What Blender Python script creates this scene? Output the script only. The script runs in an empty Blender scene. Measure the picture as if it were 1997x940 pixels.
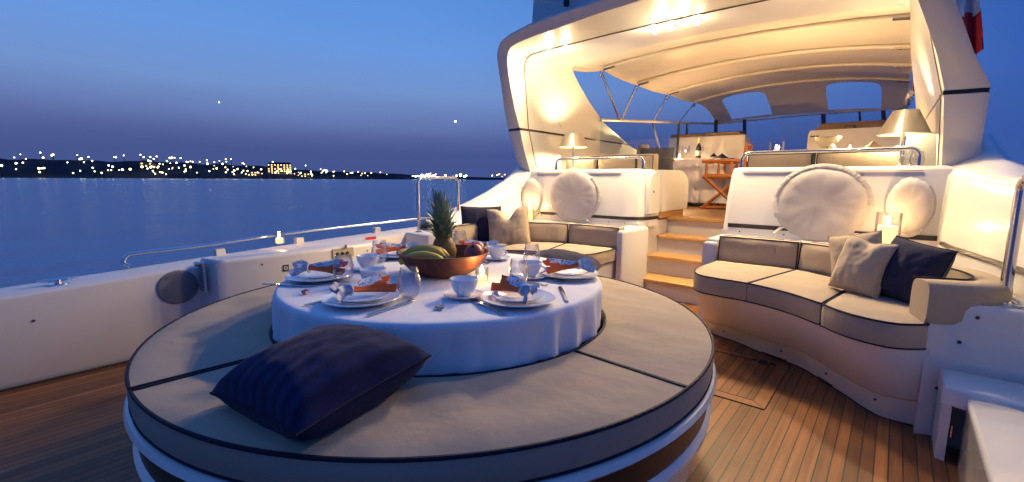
import bpy, math, random
from mathutils import Vector, Matrix, Euler, noise
random.seed(7)
sc = bpy.context.scene
COL = sc.collection
PI = math.pi
CX = -1.49                       # centre line of the yacht (x), y runs forward, z up from the aft deck
def mir(x): return 2*CX - x

# ------------------------------------------------------------------ materials
MATS = {}
def nd(nt, t, **k):
    n = nt.nodes.new(t)
    for a, b in k.items():
        if a in n.inputs: n.inputs[a].default_value = b
        else: setattr(n, a, b)
    return n
def mat(name, col=(.8,.8,.8), rough=.5, metal=0., coat=0., spec=.5, bump=None, var=None, sheen=0, emit=None, estr=0, sss=0, mscale=None):
    m = bpy.data.materials.new(name); m.use_nodes = True
    nt = m.node_tree; b = nt.nodes['Principled BSDF']
    b.inputs['Base Color'].default_value = (*col, 1); b.inputs['Roughness'].default_value = rough
    b.inputs['Metallic'].default_value = metal; b.inputs['Coat Weight'].default_value = coat
    b.inputs['Coat Roughness'].default_value = .08
    b.inputs['Specular IOR Level'].default_value = spec
    if sheen: b.inputs['Sheen Weight'].default_value = sheen
    if sss:
        b.inputs['Subsurface Weight'].default_value = sss; b.inputs['Subsurface Radius'].default_value = (.02,.012,.006)
    if emit:
        b.inputs['Emission Color'].default_value = (*emit,1); b.inputs['Emission Strength'].default_value = estr
    tc = nd(nt, 'ShaderNodeTexCoord')
    if var:      # (scale, amount, second colour)
        sca, amt, c2 = var
        n = nd(nt, 'ShaderNodeTexNoise', Scale=sca, Detail=6., Roughness=.6)
        nt.links.new(tc.outputs['Object'], n.inputs['Vector'])
        r = nd(nt, 'ShaderNodeMapRange'); r.inputs[1].default_value=.35; r.inputs[2].default_value=.7; r.inputs[3].default_value=0; r.inputs[4].default_value=amt
        nt.links.new(n.outputs['Fac'], r.inputs[0])
        mx = nd(nt, 'ShaderNodeMix', data_type='RGBA')
        mx.inputs[6].default_value=(*col,1); mx.inputs[7].default_value=(*c2,1)
        nt.links.new(r.outputs[0], mx.inputs[0]); nt.links.new(mx.outputs[2], b.inputs['Base Color'])
    if bump:     # list of (scale, strength, distance)
        prev = None
        for sca, st, dist in bump:
            n = nd(nt, 'ShaderNodeTexNoise', Scale=sca, Detail=3.)
            nt.links.new(tc.outputs['Object'], n.inputs['Vector'])
            bp = nd(nt, 'ShaderNodeBump', Strength=st, Distance=dist)
            nt.links.new(n.outputs['Fac'], bp.inputs['Height'])
            if prev: nt.links.new(prev.outputs[0], bp.inputs['Normal'])
            prev = bp
        nt.links.new(prev.outputs[0], b.inputs['Normal'])
    MATS[name] = m
    return m
gel   = mat('gelcoat', (.80,.765,.70), .28, coat=.35, bump=[(1.3,.06,.05)], var=(.9,.25,(.76,.72,.65)))
glossw= mat('glossy_gelcoat', (.70,.68,.66), .10, coat=.6, bump=[(3,.04,.02)], var=(3,.3,(.62,.60,.58)))
gelr  = mat('gelcoat_satin', (.70,.665,.61), .36, coat=.2, bump=[(2,.05,.05)], var=(1.4,.25,(.72,.68,.62)))
fab   = mat('tan_canvas', (.40,.32,.235), .9, spec=.12, sheen=.08, bump=[(4,.6,.014),(24,.4,.005),(420,.35,.0012)], var=(4,.5,(.34,.27,.195)))
pipe  = mat('navy_piping', (.012,.014,.03), .7, spec=.2)
navy  = mat('navy_wool', (.020,.026,.085), .95, spec=.08, sheen=.1, bump=[(6,.12,.004),(600,.5,.002)], var=(60,.5,(.012,.015,.06)))
beige = mat('beige_linen', (.44,.35,.25), .9, spec=.12, sheen=.1, bump=[(7,.14,.005),(380,.4,.0015)], var=(6,.4,(.39,.31,.22)))
cloth = mat('white_tablecloth', (.80,.78,.78), .85, spec=.15, sheen=.1, bump=[(6,.35,.015),(26,.2,.004),(600,.2,.0008)])
cover = mat('white_cover_cloth', (.58,.54,.50), .95, spec=.05, bump=[(4,.4,.016),(11,.2,.006)], var=(7,.4,(.56,.52,.48)))
canvas= mat('bimini_canvas', (.78,.72,.62), .38, spec=.45, bump=[(3,.4,.04),(18,.2,.006)], var=(2.5,.3,(.70,.63,.53)))
black = mat('black_band', (.010,.008,.008), .35, coat=.2)
dark  = mat('dark_rubber', (.02,.02,.022), .6)
steel = mat('polished_steel', (.72,.72,.72), .16, metal=1.)
silver= mat('brushed_silver', (.62,.60,.56), .24, metal=1., bump=[(30,.15,.003)])
china = mat('white_china', (.82,.82,.84), .12, coat=.6)
greych= mat('grey_speaker', (.22,.21,.22), .7, bump=[(300,.4,.002)])
red   = mat('red_sticker', (.55,.02,.02), .4)
whitep= mat('white_paint', (.8,.8,.8), .5)
teakc = mat('varnished_teak', (.42,.15,.04), .35, coat=.3, var=(14,.6,(.28,.09,.02)))
gold  = mat('gold_line', (.55,.38,.15), .6)
wax   = mat('candle_wax', (.85,.72,.45), .5, sss=.4, emit=(1,.50,.13), estr=2.2)  # emission puts the flame's glow into the wax itself
bottleg = mat('bottle_glass', (.01,.012,.01), .08, coat=.5)
cork  = mat('bottle_foil', (.55,.33,.08), .5)
fruitr= mat('pomegranate_skin', (.38,.03,.03), .3, coat=.3, var=(20,.8,(.5,.14,.08)))
bana  = mat('banana_skin', (.70,.47,.07), .5, var=(12,.5,(.44,.40,.06)))
leafg = mat('pineapple_leaf', (.17,.25,.15), .5, var=(30,.8,(.26,.31,.22)))
pskin = mat('pineapple_skin', (.30,.17,.04), .6, bump=[(60,.6,.004)], var=(50,.8,(.14,.09,.03)))
flagw = mat('flag_white', (.55,.56,.62), .9); flagr = mat('flag_red', (.30,.012,.02), .9); flagb = mat('flag_blue', (.02,.04,.2), .9)
darkgear = mat('dark_instrument', (.03,.03,.035), .4)

def wood(name, c1, c2, c3, plank=None, off=0., rough=.5, caulk=(.012,.011,.012), along='Y', scale=1.):
    m = bpy.data.materials.new(name); m.use_nodes = True
    nt = m.node_tree; L = nt.links.new; b = nt.nodes['Principled BSDF']
    tc = nd(nt,'ShaderNodeTexCoord'); sep = nd(nt,'ShaderNodeSeparateXYZ'); L(tc.outputs['Object'], sep.inputs[0])
    ax = 'X' if along=='Y' else 'Y'
    mp = nd(nt,'ShaderNodeMapping'); L(tc.outputs['Object'], mp.inputs[0])
    mp.inputs['Scale'].default_value = (60*scale,2.2*scale,60*scale) if along=='Y' else (2.2*scale,60*scale,60*scale)
    n1 = nd(nt,'ShaderNodeTexNoise', Scale=1., Detail=5., Roughness=.65); L(mp.outputs[0], n1.inputs['Vector'])
    n2 = nd(nt,'ShaderNodeTexNoise', Scale=2.2, Detail=4.); L(tc.outputs['Object'], n2.inputs['Vector'])
    mx = nd(nt,'ShaderNodeMix', data_type='RGBA'); mx.inputs[6].default_value=(*c1,1); mx.inputs[7].default_value=(*c2,1)
    r1 = nd(nt,'ShaderNodeMapRange'); r1.inputs[1].default_value=.35; r1.inputs[2].default_value=.68; L(n1.outputs['Fac'], r1.inputs[0]); L(r1.outputs[0], mx.inputs[0])
    col = mx.outputs[2]
    def math_(op, a, bb=None):
        k = nd(nt,'ShaderNodeMath', operation=op)
        for i, q in enumerate((a,bb)):
            if q is None: continue
            if isinstance(q,(int,float)): k.inputs[i].default_value = q
            else: L(q, k.inputs[i])
        return k.outputs[0]
    if plank:
        t = math_('DIVIDE', math_('ADD', sep.outputs[ax], off), plank)
        fl = math_('FLOOR', t)
        wn = nd(nt,'ShaderNodeTexWhiteNoise', noise_dimensions='1D'); L(fl, wn.inputs['W'])
        m3 = nd(nt,'ShaderNodeMix', data_type='RGBA'); m3.inputs[7].default_value=(*c3,1)
        L(math_('MULTIPLY', wn.outputs['Value'], .8), m3.inputs[0]); L(col, m3.inputs[6]); col = m3.outputs[2]
        # butt joints differ plank to plank are left out; stains
        r2 = nd(nt,'ShaderNodeMapRange'); r2.inputs[1].default_value=.56; r2.inputs[2].default_value=.72; r2.inputs[4].default_value=.75; L(n2.outputs['Fac'], r2.inputs[0])
        m4 = nd(nt,'ShaderNodeMix', data_type='RGBA'); L(r2.outputs[0], m4.inputs[0]); L(col, m4.inputs[6]); m4.inputs[7].default_value=(c1[0]*.45,c1[1]*.42,c1[2]*.4,1); col = m4.outputs[2]
        fr = math_('FRACT', t)
        d = math_('ABSOLUTE', math_('SUBTRACT', fr, .5))
        line = math_('GREATER_THAN', d, .5-.0021/plank)
        m5 = nd(nt,'ShaderNodeMix', data_type='RGBA'); L(line, m5.inputs[0]); L(col, m5.inputs[6]); m5.inputs[7].default_value=(*caulk,1); col = m5.outputs[2]
        bp = nd(nt,'ShaderNodeBump', Strength=.5, Distance=.002); L(math_('SUBTRACT', n1.outputs['Fac'], line), bp.inputs['Height']); L(bp.outputs[0], b.inputs['Normal'])
    L(col, b.inputs['Base Color'])
    rr = nd(nt,'ShaderNodeMapRange'); rr.inputs[3].default_value=rough-.1; rr.inputs[4].default_value=rough+.15; L(n2.outputs['Fac'], rr.inputs[0]); L(rr.outputs[0], b.inputs['Roughness'])
    return m
teak = wood('teak_deck_planks', (.21,.072,.018), (.36,.145,.042), (.08,.032,.012), plank=.0418, off=.136, rough=.45)
teakb= wood('teak_board', (.52,.30,.11), (.42,.22,.07), (.3,.15,.06), rough=.4, along='X')
teakm= wood('teak_margin', (.26,.10,.028), (.20,.075,.022), (.3,.15,.06), rough=.45, along='Y')
bowlw= wood('bowl_wood', (.13,.028,.009), (.20,.055,.017), (.05,.012,.008), plank=.04, rough=.55, caulk=(.15,.04,.02))

def glassmat():
    m = bpy.data.materials.new('clear_glass'); m.use_nodes = True; nt = m.node_tree; nt.nodes.clear()
    o = nd(nt,'ShaderNodeOutputMaterial'); t = nd(nt,'ShaderNodeBsdfTransparent'); g = nd(nt,'ShaderNodeBsdfGlossy', Roughness=.03)
    t.inputs[0].default_value=(.97,.97,.98,1)
    lw = nd(nt,'ShaderNodeLayerWeight', Blend=.35); mr = nd(nt,'ShaderNodeMapRange'); mr.inputs[3].default_value=.05; mr.inputs[4].default_value=.75
    mx = nd(nt,'ShaderNodeMixShader'); L = nt.links.new
    L(lw.outputs['Facing'], mr.inputs[0]); L(mr.outputs[0], mx.inputs[0]); L(t.outputs[0], mx.inputs[1]); L(g.outputs[0], mx.inputs[2]); L(mx.outputs[0], o.inputs[0])
    return m
glass = glassmat()
def panemat():
    m = bpy.data.materials.new('window_pane'); m.use_nodes = True; nt = m.node_tree; nt.nodes.clear(); L = nt.links.new
    o = nd(nt,'ShaderNodeOutputMaterial'); t = nd(nt,'ShaderNodeBsdfTransparent'); g = nd(nt,'ShaderNodeBsdfGlossy', Roughness=.02)
    t.inputs[0].default_value=(.72,.80,.86,1)
    mx = nd(nt,'ShaderNodeMixShader', Fac=.07); L(t.outputs[0], mx.inputs[1]); L(g.outputs[0], mx.inputs[2]); L(mx.outputs[0], o.inputs[0])
    return m
pane = panemat()
def emit(name, col, st):
    m = bpy.data.materials.new(name); m.use_nodes = True; nt = m.node_tree; nt.nodes.clear()
    o = nd(nt,'ShaderNodeOutputMaterial'); e = nd(nt,'ShaderNodeEmission', Strength=st); e.inputs[0].default_value=(*col,1); nt.links.new(e.outputs[0], o.inputs[0]); return m
E_SPOT = emit('lit_spot', (1,.78,.45), 60); E_BULB = emit('lit_bulb', (1,.75,.4), 40); E_FLAME = emit('flame', (1,.62,.2), 45)
E_SH1 = emit('shore_warm', (1,.80,.36), 7); E_SH2 = emit('shore_green_white', (.85,1,.7), 8); E_SH3 = emit('shore_orange', (1,.6,.3), 4); E_SH4 = emit('shore_cool', (.85,1,.95), 14); E_STAR = emit('star_light', (1,.95,.8), 12)
E_WIN = emit('lit_window', (1,.65,.28), 1.6)
def printmat():      # printed cotton: white ground with blue and orange figures
    m = mat('printed_napkin', (.75,.75,.77), .85, bump=[(60,.4,.004)]); nt = m.node_tree; L = nt.links.new; b = nt.nodes['Principled BSDF']
    tc = nd(nt,'ShaderNodeTexCoord'); n = nd(nt,'ShaderNodeTexNoise', Scale=30., Detail=1.2); L(tc.outputs['Object'], n.inputs['Vector'])
    cr = nd(nt,'ShaderNodeValToRGB'); L(n.outputs['Fac'], cr.inputs[0]); r = cr.color_ramp; r.interpolation='CONSTANT'
    r.elements[0].position=0; r.elements[0].color=(.78,.15,.04,1); r.elements[1].position=.34; r.elements[1].color=(.76,.76,.78,1)
    for p,c in ((.49,(.25,.42,.60,1)),(.54,(.78,.78,.8,1)),(.62,(.05,.09,.28,1)),(.65,(.78,.78,.8,1))):
        e = r.elements.new(p); e.color=c
    L(cr.outputs[0], b.inputs['Base Color']); return m
napk = printmat()
frill = mat('white_blue_frill', (.78,.78,.8), .85, var=(90,.6,(.10,.14,.32)))
orangecloth = mat('orange_cloth', (.82,.15,.03), .85, bump=[(50,.5,.004)])

# ------------------------------------------------------------------ mesh helpers
class MB:
    def __init__(s): s.v=[]; s.f=[]; s.mi=[]
    def add(s, vs, fs, mi=0, M=None):
        n=len(s.v)
        s.v += [tuple(M@Vector(q)) if M else tuple(q) for q in vs]
        s.f += [tuple(n+i for i in f) for f in fs]; s.mi += [mi]*len(fs); return s
    def box(s, x0,x1,y0,y1,z0,z1, mi=0, M=None, b=0.):
        if b<=0:
            vs=[(x,y,z) for x in(x0,x1) for y in(y0,y1) for z in(z0,z1)]
            return s.add(vs,[(0,1,3,2),(4,6,7,5),(0,4,5,1),(2,3,7,6),(0,2,6,4),(1,5,7,3)],mi,M)
        pts=[(x0+b,y0),(x1-b,y0),(x1,y0+b),(x1,y1-b),(x1-b,y1),(x0+b,y1),(x0,y1-b),(x0,y0+b)]
        return s.loft(pts,[(z0,b),(z0+b,0),(z1-b,0),(z1,b)],mi,M)
    def loft(s, pts, lev, mi=0, M=None, cap=True):      # plan outline (ccw) lofted through (z, inset) levels
        n=len(pts); vs=[]; fs=[]
        nor=[]
        for i in range(n):
            a=Vector(pts[i-1]); b=Vector(pts[i]); c=Vector(pts[(i+1)%n])
            d1=(b-a).normalized() if (b-a).length>1e-9 else Vector((1,0)); d2=(c-b).normalized() if (c-b).length>1e-9 else d1
            t=(d1+d2); t = t.normalized() if t.length>1e-6 else d1
            nor.append((-t.y, t.x))
        for z,ins in lev:
            for p,q in zip(pts,nor): vs.append((p[0]+q[0]*ins,p[1]+q[1]*ins,z))
        for k in range(len(lev)-1):
            for i in range(n):
                j=(i+1)%n; fs.append((k*n+i,k*n+j,(k+1)*n+j,(k+1)*n+i))
        if cap: fs.append(tuple(range(n-1,-1,-1))); fs.append(tuple((len(lev)-1)*n+i for i in range(n)))
        return s.add(vs,fs,mi,M)
    def grid(s, P, closeu=False, closev=False, mi=0, M=None, flip=False):   # P[i][j]
        nu=len(P); nv=len(P[0]); vs=[p for r in P for p in r]; fs=[]
        for i in range(nu if closeu else nu-1):
            for j in range(nv if closev else nv-1):
                a=i*nv+j; b=((i+1)%nu)*nv+j; c=((i+1)%nu)*nv+(j+1)%nv; d=i*nv+(j+1)%nv
                fs.append((a,d,c,b) if flip else (a,b,c,d))
        return s.add(vs,fs,mi,M)
    def tube(s, pts, r, n=8, closed=False, mi=0, M=None, cap=True):
        pts=[Vector(p) for p in pts]; N=len(pts); rr = r if isinstance(r,(list,tuple)) else [r]*N
        rows=[]; up=None
        for i,p in enumerate(pts):
            a=pts[i-1] if (i>0 or closed) else p; c=pts[(i+1)%N] if (i<N-1 or closed) else p
            t=(c-a).normalized()
            if up is None: up=Vector((0,0,1)) if abs(t.z)<.9 else Vector((1,0,0))
            sx=t.cross(up); 
            if sx.length<1e-5: sx=t.cross(Vector((1,.2,0)))
            sx.normalize(); u2=sx.cross(t).normalized(); up=u2
            rows.append([tuple(p+(sx*math.cos(2*PI*k/n)+u2*math.sin(2*PI*k/n))*rr[i]) for k in range(n)])
        s.grid(rows, closeu=closed, closev=True, mi=mi, M=M)
        if cap and not closed:
            s.add(rows[0],[tuple(range(n))],mi,M); s.add(rows[-1],[tuple(range(n-1,-1,-1))],mi,M)
        return s
    def lathe(s, prof, n=32, mi=0, M=None, c=(0,0), wob=None):
        rows=[]
        for k,(r,z) in enumerate(prof):
            rows.append([(c[0]+r*math.cos(2*PI*i/n), c[1]+r*math.sin(2*PI*i/n), z) for i in range(n)])
        return s.grid(rows, closev=True, mi=mi, M=M, flip=True)
    def mesh(s, name, mats, smooth=True, ang=40):
        me=bpy.data.meshes.new(name); me.from_pydata(s.v,[],s.f); me.validate()
        for m in (mats if isinstance(mats,(list,tuple)) else [mats]): me.materials.append(m)
        if len(me.polygons)==len(s.mi):
            me.polygons.foreach_set('material_index', s.mi)
        if smooth:
            me.polygons.foreach_set('use_smooth',[True]*len(me.polygons))
            try: me.set_sharp_from_angle(angle=math.radians(ang))
            except Exception: pass
        me.update(); return me

def setp(o, label=None, cat=None, group=None, kind=None):
    if label: o['label']=label
    if cat: o['category']=cat
    if group: o['group']=group
    if kind: o['kind']=kind
    return o
def thing(name, label, cat, loc=(0,0,0), rot=(0,0,0), group=None):
    o=bpy.data.objects.new(name,None); o.empty_display_size=.05; COL.objects.link(o); o.location=loc; o.rotation_euler=rot
    return setp(o,label,cat,group)
def one(name, mb, m, label, cat, loc=(0,0,0), rot=(0,0,0), group=None, smooth=True, ang=40):   # a thing that is one mesh
    o=bpy.data.objects.new(name, mb.mesh(name,m,smooth,ang)); COL.objects.link(o); o.location=loc; o.rotation_euler=rot
    return setp(o,label,cat,group)
def wone(name, mb, m, label, cat, base, group=None, smooth=True, ang=40):     # same, mesh given in world coordinates
    mb.v=[(a-base[0],b-base[1],c-base[2]) for a,b,c in mb.v]
    return one(name,mb,m,label,cat,base,(0,0,0),group,smooth,ang)
def part(root, name, mb, m, label=None, world=True, smooth=True, ang=40):
    if world:
        r=root; off=Vector((0,0,0))
        while r: off+=Vector(r.location); r=r.parent
        mb.v=[(a-off.x,b-off.y,c-off.z) for a,b,c in mb.v]
    o=bpy.data.objects.new(name, mb.mesh(name,m,smooth,ang)); COL.objects.link(o); o.parent=root
    if label: o['label']=label
    return o
def struct(name, mb, m, smooth=False, kind='structure'):
    o=bpy.data.objects.new(name, mb.mesh(name,m,smooth)); COL.objects.link(o); o['kind']=kind; return o
def dup(o, loc, rotz, label=None, parent=None, rot=None):
    c=o.copy(); COL.objects.link(c)
    if parent is None:
        c.location=loc; c.rotation_euler=rot if rot else (o.rotation_euler[0],o.rotation_euler[1],rotz)
        if label: c['label']=label
    else: c.parent=parent
    for ch in list(o.children): dup(ch,None,None,None,c)
    return c
def interp(pts, t):      # Catmull-Rom through pts, t in 0..1
    n=len(pts)-1; x=min(max(t,0),1)*n; i=min(int(x),n-1); f=x-i
    P=[Vector(pts[max(i-1,0)]),Vector(pts[i]),Vector(pts[i+1]),Vector(pts[min(i+2,n)])]
    return .5*((2*P[1])+(-P[0]+P[2])*f+(2*P[0]-5*P[1]+4*P[2]-P[3])*f*f+(-P[0]+3*P[1]-3*P[2]+P[3])*f**3)
def curve(pts, n): return [interp(pts,i/(n-1)) for i in range(n)]

def cushion_mb(F, nu=20, nv=14, puff=.15, bulge=.0, wr=0., seed=0):
    """box-like cushion. F(u,v,w) -> point; w=0 underside, w=1 top"""
    mb=MB(); rim=.0
    def top(i,j):
        u=i/nu; v=j/nv; a=(2*u-1); b=(2*v-1)
        h=(1-abs(a)**6)*(1-abs(b)**6)
        q=F(u,v,1+puff*h)
        if wr:
            k=noise.noise(Vector((q.x*9+seed,q.y*9,q.z*9)))*wr*h + noise.noise(Vector((q.x*3+seed,q.y*14,q.z*4)))*wr*.7*(1-abs(a)**3*.5)*h
            q=q+(F(u,v,2)-F(u,v,1)).normalized()*k
        return tuple(q)
    mb.grid([[top(i,j) for j in range(nv+1)] for i in range(nu+1)])
    mb.grid([[tuple(F(i/nu,j/nv,0)) for j in range(nv+1)] for i in range(nu+1)], flip=True)
    loop=[(i/nu,0) for i in range(nu)]+[(1,j/nv) for j in range(nv)]+[(1-i/nu,1) for i in range(nu)]+[(0,1-j/nv) for j in range(nv)]
    rows=[]
    cen=F(.5,.5,.5)
    for k in range(5):
        w=k/4; row=[]
        for (u,v) in loop:
            q=F(u,v,w); d=(F(u,v,.5)-cen); d=d.normalized()
            row.append(tuple(q+d*bulge*math.sin(PI*w)))
        rows.append(row)
    mb.grid(rows, closev=True)
    return mb, [F(u,v,1) for u,v in loop], [F(u,v,0) for u,v in loop]
def add_cushion(root, F, name='seat_cushion', pr=.0055, m=None, both=True, world=True, label=None, **k):
    mb,t,b=cushion_mb(F,**k)
    o=part(root,name,mb,m or fab,label,world,ang=50)
    p=MB(); p.tube(t,pr,6,closed=True)
    if both: p.tube(b,pr*.8,6,closed=True)
    part(o,'piping',p,pipe,None,world)
    return o

def pillow_mb(w,h,t,chop=0.,seed=0,wr=.007,n=26,sag=0.):
    mb=MB(); edge=[]
    def pos(u,v,s):
        f=max(0,(1-u*u)*(1-v*v))
        th=t/2*f**.36
        x=w/2*u*(1-.055*(1-v*v)*abs(u)**1.5); y=h/2*v*(1-.055*(1-u*u)*abs(v)**1.5)
        nn=noise.noise(Vector((u*2.3+seed,v*2.3,s*1.7)))*wr*.9+noise.noise(Vector((u*6+seed,v*5,s)))*wr*.7
        th=th+nn*min(1,f*3)
        rad=math.atan2(v,u); th+=.0030*math.sin(rad*9+seed)*min(1,f*4)*max(0,1-f*1.3)
        z=s*th
        if chop:
            g=math.exp(-(u/.30)**2)*max(0,(v+.35)/1.35)**2
            y-=chop*g; z*=1-.35*g
        y-=sag*(1-v)*.0
        return (x,y,z)
    for s in (1,-1):
        mb.grid([[pos(-1+2*i/n,-1+2*j/n,s) for j in range(n+1)] for i in range(n+1)], flip=(s<0))
    loop=[(-1+2*i/n,-1) for i in range(n)]+[(1,-1+2*j/n) for j in range(n)]+[(1-2*i/n,1) for i in range(n)]+[(-1,1-2*j/n) for j in range(n)]
    return mb,[pos(u,v,0) for u,v in loop]
def pillow(label, m, w,h,t, loc, rot, pm=None, chop=0., seed=0, group='scatter pillows', sub=1.0):
    mb,lp=pillow_mb(w,h,t,chop,seed)
    r=thing('pillow',label,'pillow',loc,rot,group)
    part(r,'pillow_cover',mb,m,None,False,ang=80)
    part(r,'seam',MB().tube(lp,.0035,6,closed=True),pm or m,None,False)
    return r
def stripebump(m):     # faint woven stripes on the navy cloth
    nt=m.node_tree; b=nt.nodes['Principled BSDF']; L=nt.links.new
    tc=nd(nt,'ShaderNodeTexCoord'); w=nd(nt,'ShaderNodeTexWave', Scale=7.5, Distortion=.15, Detail=1.); L(tc.outputs['Object'],w.inputs['Vector'])
    mx=nd(nt,'ShaderNodeMix',data_type='RGBA',blend_type='MULTIPLY'); mx.inputs[0].default_value=.45
    old=b.inputs['Base Color'].links[0].from_socket; L(old,mx.inputs[6]); L(w.outputs['Color'],mx.inputs[7]); L(mx.outputs[2],b.inputs['Base Color'])
stripebump(navy)

# ------------------------------------------------------------------ camera
f_px=879.; pit=.1365; roll=.0065; psi=math.radians(40.2486)
c_,s_=math.cos(pit),math.sin(pit); fwd=Vector((0,c_,-s_)); up=Vector((0,s_,c_)); rt=Vector((1,0,0))
r2=rt*math.cos(roll)+up*math.sin(roll); u2=-rt*math.sin(roll)+up*math.cos(roll)
def tob(v): return Vector((v.x*math.cos(psi)-v.y*math.sin(psi), v.x*math.sin(psi)+v.y*math.cos(psi), v.z))
fwd,r2,u2=tob(fwd),tob(r2),tob(u2)
cam=bpy.data.cameras.new('camera'); co=bpy.data.objects.new('camera',cam); COL.objects.link(co)
M=Matrix((r2,u2,-fwd)).transposed().to_4x4(); M.translation=Vector((0,0,1.06)); co.matrix_world=M
cam.sensor_width=36; cam.lens=f_px/1997*36; cam.clip_start=.02; cam.clip_end=20000
sc.camera=co

# ------------------------------------------------------------------ world : dusk sky
w=bpy.data.worlds.new('World'); sc.world=w; w.use_nodes=True; nt=w.node_tree; nt.nodes.clear(); L=nt.links.new
out=nd(nt,'ShaderNodeOutputWorld'); bg=nd(nt,'ShaderNodeBackground',Strength=.72)
tc=nd(nt,'ShaderNodeTexCoord'); sep=nd(nt,'ShaderNodeSeparateXYZ'); L(tc.outputs['Generated'],sep.inputs[0])
mpn=nd(nt,'ShaderNodeMapping'); mpn.inputs['Scale'].default_value=(1.2,1.2,7); L(tc.outputs['Generated'],mpn.inputs[0])
nz=nd(nt,'ShaderNodeTexNoise',Scale=1.6,Detail=4.); L(mpn.outputs[0],nz.inputs['Vector'])
ma=nd(nt,'ShaderNodeMath',operation='MULTIPLY_ADD'); ma.inputs[1].default_value=.05; L(nz.outputs['Fac'],ma.inputs[0]); L(sep.outputs['Z'],ma.inputs[2])
def ramp(stops):
    r=nd(nt,'ShaderNodeValToRGB'); e=r.color_ramp.elements
    e[0].position=stops[0][0]; e[0].color=(*stops[0][1],1); e[1].position=stops[1][0]; e[1].color=(*stops[1][1],1)
    for p,c in stops[2:]:
        q=e.new(p); q.color=(*c,1)
    L(ma.outputs[0],r.inputs[0]); return r
# dusk side (port beam / aft) and darker side (starboard, ahead)
rA=ramp([(0.0,(.046,.07,.215)),(.08,(.05,.075,.22)),(.105,(.068,.098,.26)),(.15,(.11,.165,.37)),(.195,(.135,.235,.49)),(.28,(.11,.25,.59)),(.40,(.08,.225,.58)),(.6,(.05,.15,.48)),(.8,(.05,.14,.46)),(1,(.05,.14,.46))])
rB=ramp([(0.0,(.035,.075,.26)),(.06,(.03,.08,.30)),(.2,(.018,.075,.33)),(.4,(.012,.06,.28)),(.6,(.04,.12,.42)),(.8,(.05,.14,.46)),(1,(.05,.14,.46))])
dt=nd(nt,'ShaderNodeVectorMath',operation='DOT_PRODUCT'); dt.inputs[1].default_value=(-.86,.35,0); L(tc.outputs['Generated'],dt.inputs[0])
mr=nd(nt,'ShaderNodeMapRange'); mr.inputs[1].default_value=.15; mr.inputs[2].default_value=.85; L(dt.outputs['Value'],mr.inputs[0])
mx=nd(nt,'ShaderNodeMix',data_type='RGBA'); L(mr.outputs[0],mx.inputs[0]); L(rB.outputs[0],mx.inputs[6]); L(rA.outputs[0],mx.inputs[7])
L(mx.outputs[2],bg.inputs[0]); L(bg.outputs[0],out.inputs[0])

# ------------------------------------------------------------------ sea
def seamat():
    m=bpy.data.materials.new('sea_water'); m.use_nodes=True; nt=m.node_tree; b=nt.nodes['Principled BSDF']; L=nt.links.new
    b.inputs['Base Color'].default_value=(.04,.125,.30,1); b.inputs['Roughness'].default_value=.27; b.inputs['IOR'].default_value=1.33
    b.inputs['Specular IOR Level'].default_value=.9
    tc=nd(nt,'ShaderNodeTexCoord'); mp=nd(nt,'ShaderNodeMapping'); mp.inputs['Scale'].default_value=(.25,.8,1); L(tc.outputs['Object'],mp.inputs[0])
    n=nd(nt,'ShaderNodeTexNoise',Scale=1.2,Detail=6.); L(mp.outputs[0],n.inputs['Vector']); n2=nd(nt,'ShaderNodeTexNoise',Scale=.09,Detail=3.); L(tc.outputs['Object'],n2.inputs['Vector'])
    bp=nd(nt,'ShaderNodeBump',Strength=.08,Distance=.25); L(n.outputs['Fac'],bp.inputs['Height'])
    b2=nd(nt,'ShaderNodeBump',Strength=.3,Distance=1.2); L(n2.outputs['Fac'],b2.inputs['Height']); L(bp.outputs[0],b2.inputs['Normal']); L(b2.outputs[0],b.inputs['Normal'])
    return m
mb=MB(); mb.add([(-9000,-9000,-1.5),(9000,-9000,-1.5),(9000,9000,-1.5),(-9000,9000,-1.5)],[(0,1,2,3)])
struct('sea',mb,seamat())

# far shore: azimuths are compass angles seen from the yacht, the shore itself is 900 m off on the port side
hill=mat('far_hill',(.05,.055,.075),1.,spec=0,var=(.02,.8,(.02,.028,.03)))
def shore(az,d): return (d*math.sin(az), d*math.cos(az))      # az from +y (ahead), negative = port
AZ0,AZ1=math.radians(-104),math.radians(-36)
def hz(t):           # ridge height along the shore, t from the aft end (0) to the forward end (1)
    base=33*(1-max(0,(t-.42)/.62))**1.1 if t<1.04 else 0
    return max(1.5, base*(.9+.16*noise.noise(Vector((t*9,3,0)))+.10*noise.noise(Vector((t*40,1,0)))))
rows=[]
N=140
for i in range(N+1):
    t=i/N; az=AZ0+(AZ1-AZ0)*t; r=[]
    D=900+500*max(0,t-.4)
    for k in range(9):
        a=k/8; x,y=shore(az,D+a*260); h=hz(t)*math.sin(min(1,a*1.35)*PI/2) if a<.8 else hz(t)*(1-(a-.8)*3)
        h+= noise.noise(Vector((x*.03,y*.03,0)))*2.5*(0<a<1)
        r.append((x,y,-2.2 if k in(0,8) else -1.6+h))
    rows.append(r)
struct('hills',MB().grid(rows),hill,True)
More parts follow.
